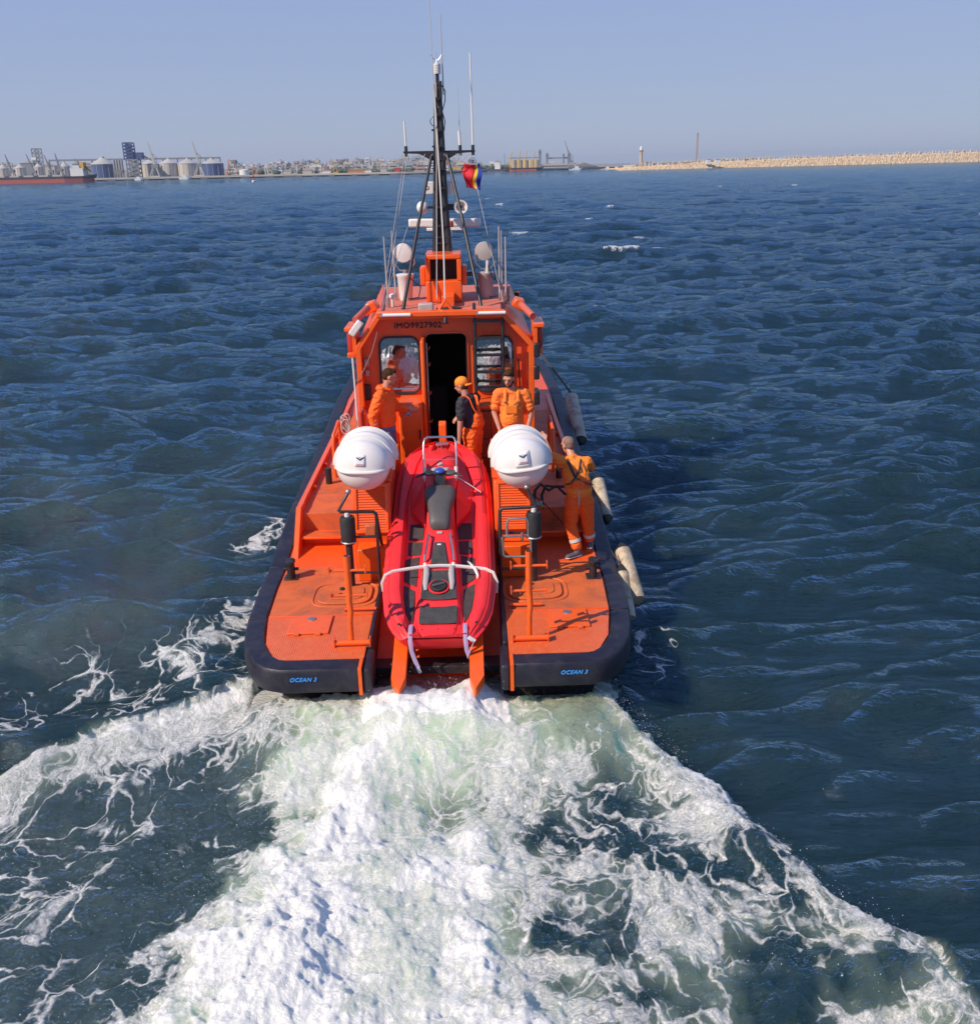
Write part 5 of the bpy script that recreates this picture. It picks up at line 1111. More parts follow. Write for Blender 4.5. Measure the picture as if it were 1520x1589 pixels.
def person(label, J, face, head_dir, hair, hands=('relaxed', 'relaxed')):
    """J: joints; face = horizontal facing of the chest, head_dir = gaze"""
    F = Vector(face).normalized(); U = Vector((0, 0, 1)); Rt = F.cross(U).normalized()       # Rt: the person's right
    t = thing('person', label, 'person', (J['root'][0], J['root'][1], J['root'][2]), 'crew in orange on the aft deck')
    J = {k: Vector(v) for k, v in J.items()}
    H = Vector(head_dir).normalized(); hr = H.cross(U).normalized(); hu = hr.cross(H).normalized()
    mb = MB(); hc = J['head']; Rm = Matrix((hr, H, hu)).transposed()
    hp = lambda a, b_, c: hc + hr * a + H * b_ + hu * c
    mb.ell(hp(0, -.008, .025), .077, .098, .095, 20, 14, Rm); mb.ell(hp(0, .022, -.045), .058, .068, .072, 16, 12, Rm)
    mb.ell(hp(0, .055, -.095), .028, .030, .022, 12, 8, Rm)                                    # chin
    ecap(mb, hp(0, .088, .015), .011, hp(0, .108, -.028), .016)                                # nose
    for s in (-1, 1):
        mb.ell(hp(s * .079, -.005, -.01), .012, .020, .032, 10, 8, Rm)                         # ears
        ecap(mb, hp(s * .018, .088, .028), .010, hp(s * .050, .076, .026), .009)               # brow
        ecap(mb, hp(s * .012, .090, -.055), .009, hp(s * .028, .078, -.058), .006)             # lips
    ecap(mb, J['neck'] - U * .04, .062, hp(0, -.015, -.06), .052)
    side = Rt; ch = J['chest']; pe = J['pelvis']; sm = (J['shR'] + J['shL']) / 2
    sd = (J['shR'] - J['shL']).normalized()
    ecap(mb, pe, (.145, .105), ch, (.155, .105), sd); ecap(mb, ch, (.15, .10), sm + U * .0 - F * .0, (.11, .075), sd)
    for k in ('R', 'L'):
        ecap(mb, J['sh' + k], .062, J['el' + k], .043); ecap(mb, J['el' + k], .043, J['wr' + k], .029)
        ecap(mb, sm, .07, J['sh' + k], .062)
        hpv = J['hip' + k]; ecap(mb, hpv, .088, J['kn' + k], .058); ecap(mb, J['kn' + k], .055, J['an' + k], .038)
        ecap(mb, pe, .10, hpv, .09)
        # hand: palm, four bent fingers of unequal length, thumb
        w = J['wr' + k]; d = (w - J['el' + k]).normalized(); kn = J.get('palm' + k, F if k == 'R' else F)
        kn = (kn - d * kn.dot(d)).normalized(); ac = d.cross(kn).normalized()               # kn: palm-to-thumb side, ac: palm normal
        curl = .35 if hands[0] == 'relaxed' else .9
        if k == 'L': ac = -ac
        c0 = w + d * .045; ecap(mb, w, .026, w + d * .085, (.040, .016), kn)
        for i, (off, ln) in enumerate(((.030, .070), (.010, .078), (-.011, .072), (-.030, .056))):
            p = w + d * .085 + kn * off; p1 = p + (d * math.cos(curl) + ac * math.sin(curl)) * ln * .55; p2 = p1 + (d * math.cos(curl * 2.3) + ac * math.sin(curl * 2.3)) * ln * .5
            ecap(mb, p, .0095, p1, .0088, n=8); ecap(mb, p1, .0088, p2, .0075, n=8)
        p = w + d * .03 + kn * .026; p1 = p + (d * .6 + kn * .75 + ac * .3).normalized() * .035; p2 = p1 + (d * .95 + kn * .15 + ac * .35).normalized() * .03
        ecap(mb, p, .014, p1, .011, n=8); ecap(mb, p1, .011, p2, .009, n=8)
    body = fuse(mb, 'body', SKIN, t, .0072, 0, smooth_it=2)
    for s in (-1, 1): pc(MB().ell(hp(s * .031, .083, .008), .011, .008, .006, 10, 8, Rm), 'eye', EYEM, t)
    hm = MB()
    if hair == 'short':
        hm.ell(hp(0, -.020, .040), .079, .096, .086, 20, 14, Rm); hm.ell(hp(0, -.055, .0), .070, .055, .060, 16, 12, Rm); hm.ell(hp(0, .042, .092), .055, .045, .030, 12, 8, Rm)
        fuse(hm, 'hair', HAIRD, t, .008, .003, 60)
    elif hair == 'cropped':
        hm.ell(hp(0, -.022, .03), .0785, .097, .089, 20, 14, Rm); hm.ell(hp(0, -.055, -.01), .066, .055, .06, 16, 12, Rm)
        fuse(hm, 'hair', HAIRS, t, .008, 0)
    elif hair == 'dark_beard':
        hm.ell(hp(0, -.018, .046), .080, .097, .088, 20, 14, Rm); hm.ell(hp(0, .052, .088), .055, .036, .030, 12, 8, Rm); hm.ell(hp(0, -.05, -.01), .074, .056, .07, 16, 12, Rm)
        fuse(hm, 'hair', HAIRD, t, .008, .002, 60)
        b = MB(); b.ell(hp(0, .058, -.098), .030, .030, .022, 12, 8, Rm)
        for s in (-1, 1): ecap(b, hp(s * .060, .022, -.05), .017, hp(s * .030, .056, -.095), .018)
        ecap(b, hp(-.022, .095, -.045), .005, hp(.022, .095, -.045), .005)
        fuse(b, 'beard', HAIRD, t, .006, 0, smooth_it=1)
    elif hair == 'cap':
        hm.ell(hp(0, -.012, .048), .088, .106, .086, 22, 14, Rm)
        c = fuse(hm, 'cap', CAPM, t, .008, 0)
        b = MB(); b.rings([[hp(.075 * math.cos(q), -.075 + .0 - k * .075 * abs(math.sin(q)) ** .6 * 1.0 - .015, .012 - .028 * k) for q in np.linspace(0, math.pi, 12)] + [hp(.07 * math.cos(q), -.07 - k * .07 * abs(math.sin(q)) ** .6 - .015, .0 - .028 * k) for q in np.linspace(math.pi, 0, 12)] for k in (0, .5, 1.0)])
        pc(b, 'cap_peak', CAPM, t, smooth=60)
        b = MB(); b.ell(hp(0, -.05, -.02), .072, .056, .06, 16, 12, Rm); fuse(b, 'hair', HAIRD, t, .008, 0)
    return t, J, F, Rt, sd, sm
def shoes(t, J, F, mt=SHOEG, dirs=None):
    for k in ('R', 'L'):
        a = J['an' + k]; d = Vector(dirs[k]).normalized() if dirs else F
        b = MB(); ecap(b, a + Vector((0, 0, -.02)), .045, a + Vector((0, 0, -.05)) - d * .02, .045); ecap(b, a - d * .03 + Vector((0, 0, -.06)), (.038, .035), a + d * .16 + Vector((0, 0, -.07)) + Vector((0, 0, d.z * .0)), (.042, .028), d.cross(Vector((0, 0, 1))))
        s = fuse(b, 'shoe', mt, t, .010, 0, smooth_it=1)
        b = MB(); ecap(b, a - d * .04 + Vector((0, 0, -.09)), (.040, .014), a + d * .165 + Vector((0, 0, -.09)) + Vector((0, 0, 0)), (.044, .013), d.cross(Vector((0, 0, 1))))
        o = fuse(b, 'sole', SHOES, t, .008, 0, smooth_it=1)
def trousers(t, J, sd, mt, top=None, r=1.0, vox=.011, wr=.010):
    b = MB(); pe = J['pelvis']; top = top if top is not None else pe + Vector((0, 0, .10))
    ecap(b, pe, (.175 * r, .135 * r), top, (.165 * r, .128 * r), sd)
    for k in ('R', 'L'):
        ecap(b, J['hip' + k], .112 * r, J['kn' + k], .082 * r); ecap(b, J['kn' + k], .082 * r, J['an' + k] + (J['kn' + k] - J['an' + k]).normalized() * .05, .068 * r)
        ecap(b, pe, .12 * r, J['hip' + k], .115 * r)
    return fuse(b, 'trousers', mt, t, vox, wr)
def shirt(t, J, sd, sm, mt, long_sleeve, r=1.0, hem=.0, name='shirt', wr=.010):
    b = MB(); pe = J['pelvis']; ch = J['chest']
    ecap(b, pe + Vector((0, 0, .09 - hem)), (.175 * r, .135 * r), ch, (.178 * r, .130 * r), sd); ecap(b, ch, (.175 * r, .128 * r), sm + Vector((0, 0, -.01)), (.13 * r, .088 * r), sd)
    ecap(b, sm, .08, J['neck'] - Vector((0, 0, .035)), .068)
    for k in ('R', 'L'):
        ecap(b, sm, .085 * r, J['sh' + k], .078 * r)
        if long_sleeve: ecap(b, J['sh' + k], .080 * r, J['el' + k], .066 * r); ecap(b, J['el' + k], .066 * r, J['wr' + k] - (J['wr' + k] - J['el' + k]).normalized() * .02, .050 * r)
        else: ecap(b, J['sh' + k], .078 * r, J['sh' + k] + (J['el' + k] - J['sh' + k]) * .68, .070 * r)
    return fuse(b, name, mt, t, .011, wr)
def strap(t, pts, mt, r_=.018, name='shoulder_strap', fl=(1.1, .35)):
    return pc(MB().tube(pts, r_, 8, flat=fl), name, mt, t, smooth=60)
FZ = D2 + .0
# 1: man in hooded jacket and jeans, port side, looking at the door
x, y = -.86, 14.28
J1 = dict(root=(x, y, FZ), head=(x + .12, y, 2.955), neck=(x + .05, y, 2.80), chest=(x + .03, y, 2.56), pelvis=(x + .03, y, 2.17), shL=(x + .06, y + .19, 2.70), shR=(x - .03, y - .19, 2.69),
          elL=(x + .15, y + .25, 2.44), wrL=(x + .34, y + .22, 2.42), elR=(x - .14, y - .22, 2.42), wrR=(x - .11, y - .20, 2.17),
          hipL=(x + .05, y + .09, 2.10), hipR=(x + .01, y - .09, 2.10), knL=(x + .10, y + .10, 1.72), knR=(x + .06, y - .10, 1.72), anL=(x + .07, y + .10, FZ + .12), anR=(x + .03, y - .11, FZ + .12))
t, J, F, Rt, sd, sm = person('person in a hooded orange jacket and blue jeans, short brown hair, left of the door', J1, (1, -.15, 0), (1, .12, -.22), 'short')
trousers(t, J, sd, DENIM, J['pelvis'] + Vector((0, 0, .05))); shirt(t, J, sd, sm, HIVIS, True, 1.10, -.05, 'jacket', .009); shoes(t, J, F)
b = MB(); ecap(b, J['neck'] + Vector((-.09, -.05, -.01)), (.05, .04), J['neck'] + Vector((-.085, .06, -.01)), (.05, .04)); ecap(b, J['neck'] + Vector((-.05, -.09, .0)), .032, J['neck'] + Vector((.06, -.06, -.03)), .025); ecap(b, J['neck'] + Vector((-.05, .09, .0)), .032, J['neck'] + Vector((.06, .06, -.03)), .025)
fuse(b, 'hood', HIVIS, t, .010, .004)
el, wv = J['elR'], J['wrR']; c = el + (wv - el) * .45
pc(MB().lathe(c, (wv - el), [(-.012, .0675), (.012, .0660)], 18), 'reflective_band', REFL, t)
# 2: man in orange cap and dungarees over a dark T-shirt, seen from the side and back
x, y = .42, 14.52
J2 = dict(root=(x, y, FZ - .05), head=(x - .11, y + .02, 2.745), neck=(x - .045, y + .0, 2.60), chest=(x - .02, y, 2.38), pelvis=(x + .04, y, 2.05), shL=(x - .12, y - .15, 2.515), shR=(x + .09, y + .14, 2.515),
          elL=(x - .145, y - .20, 2.21), wrL=(x - .165, y - .22, 1.965), elR=(x - .03, y + .24, 2.3), wrR=(x - .15, y + .22, 2.22),
          hipL=(x - .0, y - .08, 1.98), hipR=(x + .09, y + .06, 1.98), knL=(x + .01, y - .10, 1.62), knR=(x + .08, y + .03, 1.62), anL=(x + .05, y - .08, FZ + .04), anR=(x + .09, y + .06, FZ + .04))
t, J, F, Rt, sd, sm = person('person in an orange cap and orange dungarees over a dark T-shirt, by the doorway', J2, (-.75, .66, 0), (-.93, .35, -.30), 'cap')
shirt(t, J, sd, sm, TSHIRT, False, 1.0, -.02); trousers(t, J, sd, HIVIS, J['pelvis'] + Vector((0, 0, .10)), 1.0); shoes(t, J, F)
bk = -F; 
b = MB(); ecap(b, J['pelvis'] + Vector((.03, 0, .12)) + bk * .03, (.165, .12), J['pelvis'] + Vector((.02, 0, .22)) + bk * .06 , (.11, .09), sd); fuse(b, 'back_panel', HIVIS, t, .011, .005)
for k in (-1, 1):
    s0 = sm + sd * (k * .085)
    strap(t, [J['pelvis'] + bk * .125 + sd * k * .03 + Vector((0, 0, .27)), J['chest'] + bk * .145 + sd * k * .06 + Vector((0, 0, .05)), s0 + bk * .09 + Vector((0, 0, .055)), s0 + Vector((0, 0, .085)), s0 + F * .10 + Vector((0, 0, .03)), J['chest'] + F * .145 + sd * k * .08, J['pelvis'] + F * .15 + sd * k * .08 + Vector((0, 0, .16))], HIVIS, .022)
for k in ('R', 'L'):
    a, kn = J['an' + k], J['kn' + k]; c = a + (kn - a) * .28
    pc(MB().lathe(c, (kn - a), [(-.03, .081), (.03, .083)], 18), 'reflective_band', REFL, t)
# 3: bearded man in bib overalls facing the camera
x, y = 1.06, 14.36
J3 = dict(root=(x, y, FZ), head=(x - .045, y - .04, 2.875), neck=(x - .005, y, 2.72), chest=(x, y, 2.48), pelvis=(x - .02, y, 2.10), shR=(x - .20, y, 2.64), shL=(x + .20, y + .03, 2.62),
          elR=(x - .27, y - .02, 2.36), wrR=(x - .20, y - .15, 2.14), elL=(x + .285, y + .0, 2.33), wrL=(x + .22, y - .08, 2.08),
          hipR=(x - .10, y, 2.03), hipL=(x + .07, y, 2.03), knR=(x - .11, y - .03, 1.66), knL=(x + .09, y - .02, 1.66), anR=(x - .11, y, FZ + .11), anL=(x + .10, y, FZ + .11), palmR=(0, -1, 0), palmL=(0, -1, 0))
t, J, F, Rt, sd, sm = person('bearded dark-haired person in an orange T-shirt and bib overalls, facing the stern', J3, (-.12, -1, 0), (-.30, -.92, -.22), 'dark_beard')
shirt(t, J, sd, sm, HIVIST, False, 1.06, 0); trousers(t, J, sd, HIVISL, J['pelvis'] + Vector((0, 0, .15)), 1.05)
shoes(t, J, F)
b = MB(); ecap(b, J['pelvis'] + Vector((0, 0, .16)) + F * .035, (.160, .125), J['chest'] + F * .048 + Vector((0, 0, .0)), (.135, .105), sd); bib = fuse(b, 'bib', HIVISL, t, .010, .005)
pc(MB().obox(J['chest'] + F * .158 + Vector((0, 0, -.05)), sd, F, (0, 0, 1), .085, .006, .06), 'bib_pocket', HIVISL, t, bevel=.005)
for k in (-1, 1):
    s0 = sm + sd * (k * .095)
    strap(t, [J['chest'] + F * .142 + sd * k * .09 + Vector((0, 0, .05)), J['chest'] + F * .130 + sd * k * .095 + Vector((0, 0, .12)), s0 + F * .07 + Vector((0, 0, .065)), s0 + Vector((0, 0, .088)), s0 - F * .09 + Vector((0, 0, .03)), J['chest'] - F * .14 + sd * k * .03], HIVISL, .020)
    pc(MB().obox(J['chest'] + F * .155 + sd * k * .09 + Vector((0, 0, .055)), sd, F, (0, 0, 1), .014, .005, .018), 'buckle', STEEL, t)
# 4: crewman leaning over the starboard rail, seen from behind
x, y = 1.84, 12.45
J4 = dict(root=(x + .03, 12.36, D), head=(1.745, 12.78, 2.265), neck=(1.80, 12.66, 2.14), chest=(1.83, 12.60, 1.95), pelvis=(1.87, 12.50, 1.62), shL=(1.65, 12.66, 2.06), shR=(1.985, 12.66, 2.05),
          elL=(1.52, 12.95, 2.08), wrL=(1.47, 13.15, 2.22), elR=(2.08, 12.92, 1.88), wrR=(2.02, 13.15, 1.78),
          hipL=(1.79, 12.48, 1.55), hipR=(1.96, 12.48, 1.55), knL=(1.76, 12.50, 1.22), knR=(2.0, 12.52, 1.22), anL=(1.85, 12.42, D + .125), anR=(2.035, 12.56, D + .19), palmL=(.6, 0, .8), palmR=(0, 0, 1))
t, J, F, Rt, sd, sm = person('balding person with dark harness over orange overalls, leaning at the right rail, back turned', J4, (.10, 1, 0), (-.55, .80, -.25), 'cropped')
shirt(t, J, sd, sm, HIVISL, False, 1.0, 0); trousers(t, J, sd, HIVIS, J['pelvis'] + Vector((0, 0, .16)), .98)
shoes(t, J, F, SHOEG, {'L': (-.75, -.45, 0), 'R': (.2, 1, 0)})
bk = -F; c = J['chest'] + bk * .148
for k in (-1, 1):
    strap(t, [c + Vector((0, 0, -.05)), c + sd * k * .05 + Vector((0, .0, .06)), sm + sd * k * .09 + bk * .085 + Vector((0, 0, .045)), sm + sd * k * .10 + Vector((0, 0, .085)), sm + sd * k * .10 + F * .09 + Vector((0, 0, .03))], ROPE, .015, 'harness_strap')
    strap(t, [c + Vector((0, 0, -.05)), J['pelvis'] + bk * .125 + sd * k * .12 + Vector((0, 0, .22)), J['pelvis'] + sd * k * .185 + Vector((0, 0, .17)), J['pelvis'] + F * .12 + sd * k * .12 + Vector((0, 0, .18))], ROPE, .015, 'harness_strap')
strap(t, [c + Vector((0, 0, -.05)), J['pelvis'] + bk * .142 + Vector((0, 0, .10)), J['pelvis'] + bk * .15 + Vector((0, 0, -.08))], GREYP, .010, 'harness_tail')
for k in ('R', 'L'):
    a, kn = J['an' + k], J['kn' + k]; cc = a + (kn - a) * .36
    pc(MB().lathe(cc, (kn - a), [(-.022, .081), (.022, .082)], 18), 'reflective_band', REFL, t)

# ------------------------------------------------------------------ the harbour
def fx(px, Y): return CX + Y * (math.tan(YAW) + (px + 11 - 760) / 1520 / 1.061)
def fz(px, py, Y): return HC + (257 - 0.021 * (px - 760) * 1.0 - py) / 1520 / 1.061 / 1.06 * Y * 1.0
FM = {}
def fm(name, col, rough=.7, var=.1, scale=.08):
    if name not in FM: FM[name] = mat(name, col, rough, var=var, scale=scale, rvar=0)
    return FM[name]
LAND = fm('harbour_ground', (.24, .22, .19), .9, .15, .02); CONC = fm('pale_concrete', (.46, .43, .38)); CONCD = fm('dark_quay_wall', (.16, .15, .15))
SILOM = fm('silo_steel', (.50, .46, .40), .55, .08); BLUEM = fm('silo_blue', (.05, .09, .22), .5); ROOFM = fm('silo_roof', (.42, .40, .37), .6); STRUT = fm('grey_steelwork', (.20, .21, .23)); BLUES = fm('blue_steelwork', (.04, .07, .19))
YEL = fm('yellow_paint', (.62, .36, .04)); WHT = fm('white_paint', (.72, .72, .70)); REDH = fm('antifouling_red', (.42, .10, .08)); DKH = fm('dark_hull_paint', (.045, .04, .055)); GREENM = fm('shrubs', (.06, .09, .05)); STONE = fm('pale_rock', (.56, .42, .27), .9, .3, .35)
ORF = fm('harbour_orange', (.50, .17, .06)); REDF = fm('bright_red', (.45, .05, .05)); TAN = fm('ochre_silo', (.48, .38, .22))
# land sheet from the quays back to the horizon
shore = [(-3000, 880), (-330, 930), (-150, 935), (-60, 925), (-25, 930), (0, 1060), (60, 1110), (130, 1150), (400, 1300), (3000, 1800)]
mb = MB(); n = len(shore)
mb.add([(a, b_, 2.0) for a, b_ in shore] + [(a * 3, 9000, 4.0) for a, b_ in shore] + [(a, b_, -3) for a, b_ in shore], [(i, i + 1, n + i + 1, n + i) for i in range(n - 1)] + [(i, i + 1, 2 * n + i + 1, 2 * n + i) for i in range(n - 1)])
o = mb.build('harbour_ground', LAND, None, smooth=0); o['kind'] = 'structure'
# quay edge with dark bollard-like piers
q = thing('quay_wall', 'long pale quay wall with dark piers along the far shore', 'quay', (-150, 935, 0))
def qp(mb, nm, mt):
    o = mb.build(nm, mt, None, smooth=0); o.parent = q; o.matrix_parent_inverse = Matrix.Translation(-Vector(q.location)); return o
for i in range(1, n - 3):
    a, b_ = Vector(shore[i]), Vector(shore[i + 1]); d = (b_ - a).normalized(); nn = Vector((d.y, -d.x)); m_ = (a + b_) / 2 + nn * 2
    qp(MB().obox((m_.x, m_.y, 1.6), (d.x, d.y, 0), (nn.x, nn.y, 0), (0, 0, 1), (b_ - a).length / 2 + 1, 4, .8), 'quay_cap', CONC)
    k = 0; L_ = (b_ - a).length
    while k < L_:
        p = a + d * k + nn * 6.2; w = random.uniform(2, 5)
        qp(MB().obox((p.x, p.y, .3), (d.x, d.y, 0), (nn.x, nn.y, 0), (0, 0, 1), w, .6, .9), 'pier', CONCD); k += random.uniform(14, 22)
# big silos
def silo(px, w_px, y_top, y_eave, Y, body, label, roof=True, cat='silo', group='large grain silos on the left quay'):
    x = fx(px, Y); r = w_px / 2 / 1520 * Y * .94; ze = fz(px, y_eave, Y); zt = fz(px, y_top, Y)
    t = thing('silo', label, cat, (x, Y, 2), group)
    def p_(mb, nm, mt, **k):
        o = mb.build(nm, mt, None, **k); o.parent = t; o.matrix_parent_inverse = Matrix.Translation(-Vector(t.location)); return o
    p_(MB().lathe((x, Y, 1.8), (0, 0, 1), [(0, r), (ze - 1.8, r)], 28), 'silo_wall', body)
    if roof:
        p_(MB().lathe((x, Y, ze + .01), (0, 0, 1), [(0, r * 1.02), (.4, r * 1.02), (zt - ze, r * .18), (zt - ze + 1.2, r * .16), (zt - ze + 1.3, 0)], 28), 'silo_roof', ROOFM)
    for k in range(6):
        a = R(200 + 28 * k); p_(MB().box(x + r * 1.005 * math.cos(a) - .15, Y + r * 1.005 * math.sin(a) - .15, 1.9, x + r * 1.005 * math.cos(a) + .15, Y + r * 1.005 * math.sin(a) + .15, ze), 'stiffener', ROOFM, smooth=0)
    return t
YS = 1010
silo(165, 36, 245, 255, YS, BLUEM, 'squat blue-banded silo behind the bow of the red-hulled cargo ship')
silo(238, 34, 248, 255, YS, SILOM, 'pale silo nearest the blue tower')
silo(266, 30, 247, 254, YS, SILOM, 'pale silo second to the right of the blue tower')
silo(295, 32, 247, 254, YS, SILOM, 'pale silo behind the right harbour crane')
silo(332, 34, 247, 254, YS, BLUEM, 'blue silo at the right end of the silo row')
silo(12, 16, 255, 262, 960, SILOM, 'small grey silo behind the ship at the left edge of the photo'); silo(38, 16, 255, 261, 960, SILOM, 'small grey silo second from the left edge'); silo(66, 14, 254, 260, 960, SILOM, 'small grey silo in the middle of the ship'); silo(106, 15, 252, 259, 960, SILOM, 'small grey silo behind the white deckhouse')
silo(212, 9, 258, 262, 985, WHT, 'slim white tank beside the foot of the blue tower', group=None)
def truss(mb, x0, y0, z0, x1, y1, z1, n, r, fac=True):
    for (a, b_) in ((x0, y0), (x1, y0), (x0, y1), (x1, y1)): mb.box(a - r, b_ - r, z0, a + r, b_ + r, z1)
    for k in range(n + 1):
        z = z0 + (z1 - z0) * k / n
        for yy in (y0, y1): mb.box(x0 + r, yy - r * .6, z - r, x1 - r, yy + r * .6, z + r)
        if k < n:
            for yy in (y0, y1): mb.tube([(x0, yy, z), (x1, yy, z + (z1 - z0) / n)], r * .8, 4); mb.tube([(x1, yy, z), (x0, yy, z + (z1 - z0) / n)], r * .8, 4)
# conveyor gallery over the silos
g = thing('conveyor_gallery', 'long grey conveyor gallery on trestles above the silos', 'conveyor', (fx(150, 1030), 1030, 2))
def far_part(t, mb, nm, mt, **k):
    o = mb.build(nm, mt, None, **k); o.parent = t; o.matrix_parent_inverse = Matrix.Translation(-Vector(t.location)); return o
xa, xb = fx(84, 1030), fx(345, 1030); zg = fz(150, 249, 1030); zg2 = fz(345, 246, 1030)
far_part(g, MB().add([(xa, 1028, zg), (xb, 1028, zg2), (xb, 1031, zg2), (xa, 1031, zg), (xa, 1028, zg + 1.6), (xb, 1028, zg2 + 1.6), (xb, 1031, zg2 + 1.6), (xa, 1031, zg + 1.6)], [(0, 1, 5, 4), (3, 7, 6, 2), (4, 5, 6, 7), (0, 3, 2, 1), (0, 4, 7, 3), (1, 2, 6, 5)]), 'gallery', STRUT, smooth=0)
for k in range(13):
    x = xa + (xb - xa) * k / 12; mbt = MB(); mbt.box(x - .35, 1028.5, 2, x + .35, 1030.5, zg + (zg2 - zg) * k / 12); far_part(g, mbt, 'trestle', STRUT, smooth=0)
# blue elevator tower
YT = 985; t = thing('elevator_tower', 'tall dark blue lattice elevator tower on the left quay', 'tower', (fx(207, YT), YT, 2))
mb = MB(); x0, x1 = fx(201, YT), fx(214, YT); truss(mb, x0, YT - 4, fz(207, 247, YT), x1, YT + 4, fz(207, 222, YT), 5, .45); far_part(t, mb, 'lattice', BLUES, smooth=0)
far_part(t, MB().box(x0 + 1.6, YT - 2.5, fz(207, 246, YT), x1 - 1.2, YT + 2, fz(207, 225, YT)), 'lift_shaft', BLUES, smooth=0)
mb = MB(); truss(mb, fx(203, YT), YT - 4, 2, fx(221, YT), YT + 4, fz(207, 247, YT) - .5, 4, .5); far_part(t, mb, 'lower_frame', STRUT, smooth=0)
far_part(t, MB().box(fx(214.5, YT), YT - 3, fz(207, 247, YT), fx(228, YT), YT + 3, fz(207, 237, YT)), 'head_house', BLUES, smooth=0)
far_part(t, MB().tube([(fx(224, YT), YT, fz(207, 240, YT)), (fx(240, YT), YT, fz(207, 249, YT))], .8, 5), 'chute', STRUT)
for k, px in enumerate((182, 186, 190, 194)):
    t = thing('bin', ('leftmost', 'second from the left', 'third from the left', 'rightmost')[k] + ' of four narrow grey bins left of the blue tower', 'bin', (fx(px, 1000), 1000, 2), 'grey bins left of the blue tower')
    far_part(t, MB().lathe((fx(px, 1000), 1000, 2), (0, 0, 1), [(0, 1.15), (fz(px, 249, 1000) - 2, 1.15), (fz(px, 247, 1000) - 2, .2)], 12), 'bin_wall', STRUT)
t = thing('loading_hopper', 'grey hopper on legs beneath the blue tower', 'hopper', (fx(186, 975), 975, 2))
far_part(t, MB().rings([[(fx(180, 975), 972, 9), (fx(196, 975), 972, 9), (fx(196, 975), 978, 9), (fx(180, 975), 978, 9)], [(fx(184, 975), 974, 5), (fx(190, 975), 974, 5), (fx(190, 975), 976, 5), (fx(184, 975), 976, 5)]]), 'funnel', CONC, smooth=0)
mb = MB()
for px in (180.5, 195.5): mb.box(fx(px, 975) - .3, 974, 2, fx(px, 975) + .3, 975, 9)
far_part(t, mb, 'legs', STRUT, smooth=0)
# portal cranes
def crane(px, ptip, ytip, label, Y=955, sc=1.0, col=CONC, tall=16, group='portal cranes along the far quay', ybase=None):
    x = fx(px, Y); t = thing('portal_crane', label, 'crane', (x, Y, 2), group); s = sc
    mb = MB()
    for sx_ in (-1, 1):
        for sy_ in (-1, 1): mb.tube([(x + sx_ * 4.5 * s, Y + sy_ * 4 * s, 2), (x + sx_ * 1.6 * s, Y + sy_ * 1.5 * s, 2 + 8 * s)], .5 * s, 5)
    mb.box(x - 4.6 * s, Y - 4.3 * s, 2, x + 4.6 * s, Y - 3.6 * s, 3.2)
    far_part(t, mb, 'portal', col, smooth=0)
    far_part(t, MB().box(x - 2.6 * s, Y - 2 * s, 2 + 8 * s, x + 3.2 * s, Y + 2 * s, 2 + 11 * s), 'cab', STRUT, smooth=0)
    xt, zt = fx(ptip, Y), fz(ptip, ytip, Y); zb = 2 + 10 * s
    mb = MB()
    mb.rings([[(x + (xt - x) * k - w, Y - w, zb + (zt - zb) * k), (x + (xt - x) * k + w, Y - w, zb + (zt - zb) * k), (x + (xt - x) * k + w, Y + w, zb + (zt - zb) * k), (x + (xt - x) * k - w, Y + w, zb + (zt - zb) * k)] for k, w in ((0, 1.0 * s), (.5, .75 * s), (1, .35 * s))])
    far_part(t, mb, 'jib', col, smooth=0)
    far_part(t, MB().tube([(x + 1.5 * s, Y, zb + 1), (x + 2.2 * s, Y, zb + 7 * s), (x + (xt - x) * .55, Y, zb + (zt - zb) * .55)], .28 * s, 4), 'backstay', STRUT)
    return t
crane(244, 237, 221, 'pale portal crane in front of the silos with its jib raised steeply'); crane(312, 305, 219, 'pale portal crane with raised jib, second from the left before the silos')
crane(24, 18, 240, 'grey ship loading crane nearest the left edge of the photo', 900, .8, STRUT); crane(98, 94, 238, 'grey loading crane with dark head near the ship bow', 900, .8, STRUT); crane(84, 77, 240, 'grey loading crane in the middle of the ship', 900, .7, STRUT); crane(58, 50, 239, 'grey loading crane just left of the lattice pylon', 900, .7, STRUT)
t = thing('lattice_pylon', 'grey lattice pylon with white panel above the ship', 'pylon', (fx(67, 1000), 1000, 2)); mb = MB(); truss(mb, fx(62, 1000), 996, 2, fx(72, 1000), 1004, fz(67, 231, 1000), 7, .35); far_part(t, mb, 'lattice', STRUT, smooth=0)
far_part(t, MB().box(fx(61, 1000), 994, fz(67, 248, 1000), fx(68, 1000), 995, fz(67, 244, 1000)), 'white_panel', WHT, smooth=0)
# sheds behind the ship
for i, (pa, pb, yt) in enumerate(((-2, 14, 252), (14, 34, 254), (40, 60, 250), (68, 90, 254), (118, 140, 251), (128, 150, 255))):
    Y = 1040; t = thing('port_shed', ['pale flat shed at the far left edge behind the ship', 'pale shed between the first two cranes', 'tall grey shed left of the pylon', 'pale shed right of the pylon', 'beige shed behind the yellow funnel', 'low beige shed beside the first blue silo'][i], 'shed', (fx((pa + pb) / 2, Y), Y, 2), 'sheds behind the cargo ship')
    x0, x1, zt = fx(pa, Y), fx(pb, Y), fz(pa, yt, Y); far_part(t, MB().box(x0, Y, 2, x1, Y + 20, zt - 2), 'wall', (CONC, SILOM, STRUT)[i % 3], smooth=0)
    far_part(t, MB().prism([(x0 - .5, zt - 1.98), ((x0 + x1) / 2, zt), (x1 + .5, zt - 1.98)], Y - .5, Y + 20.5, 'Y'), 'roof', ROOFM, smooth=0)
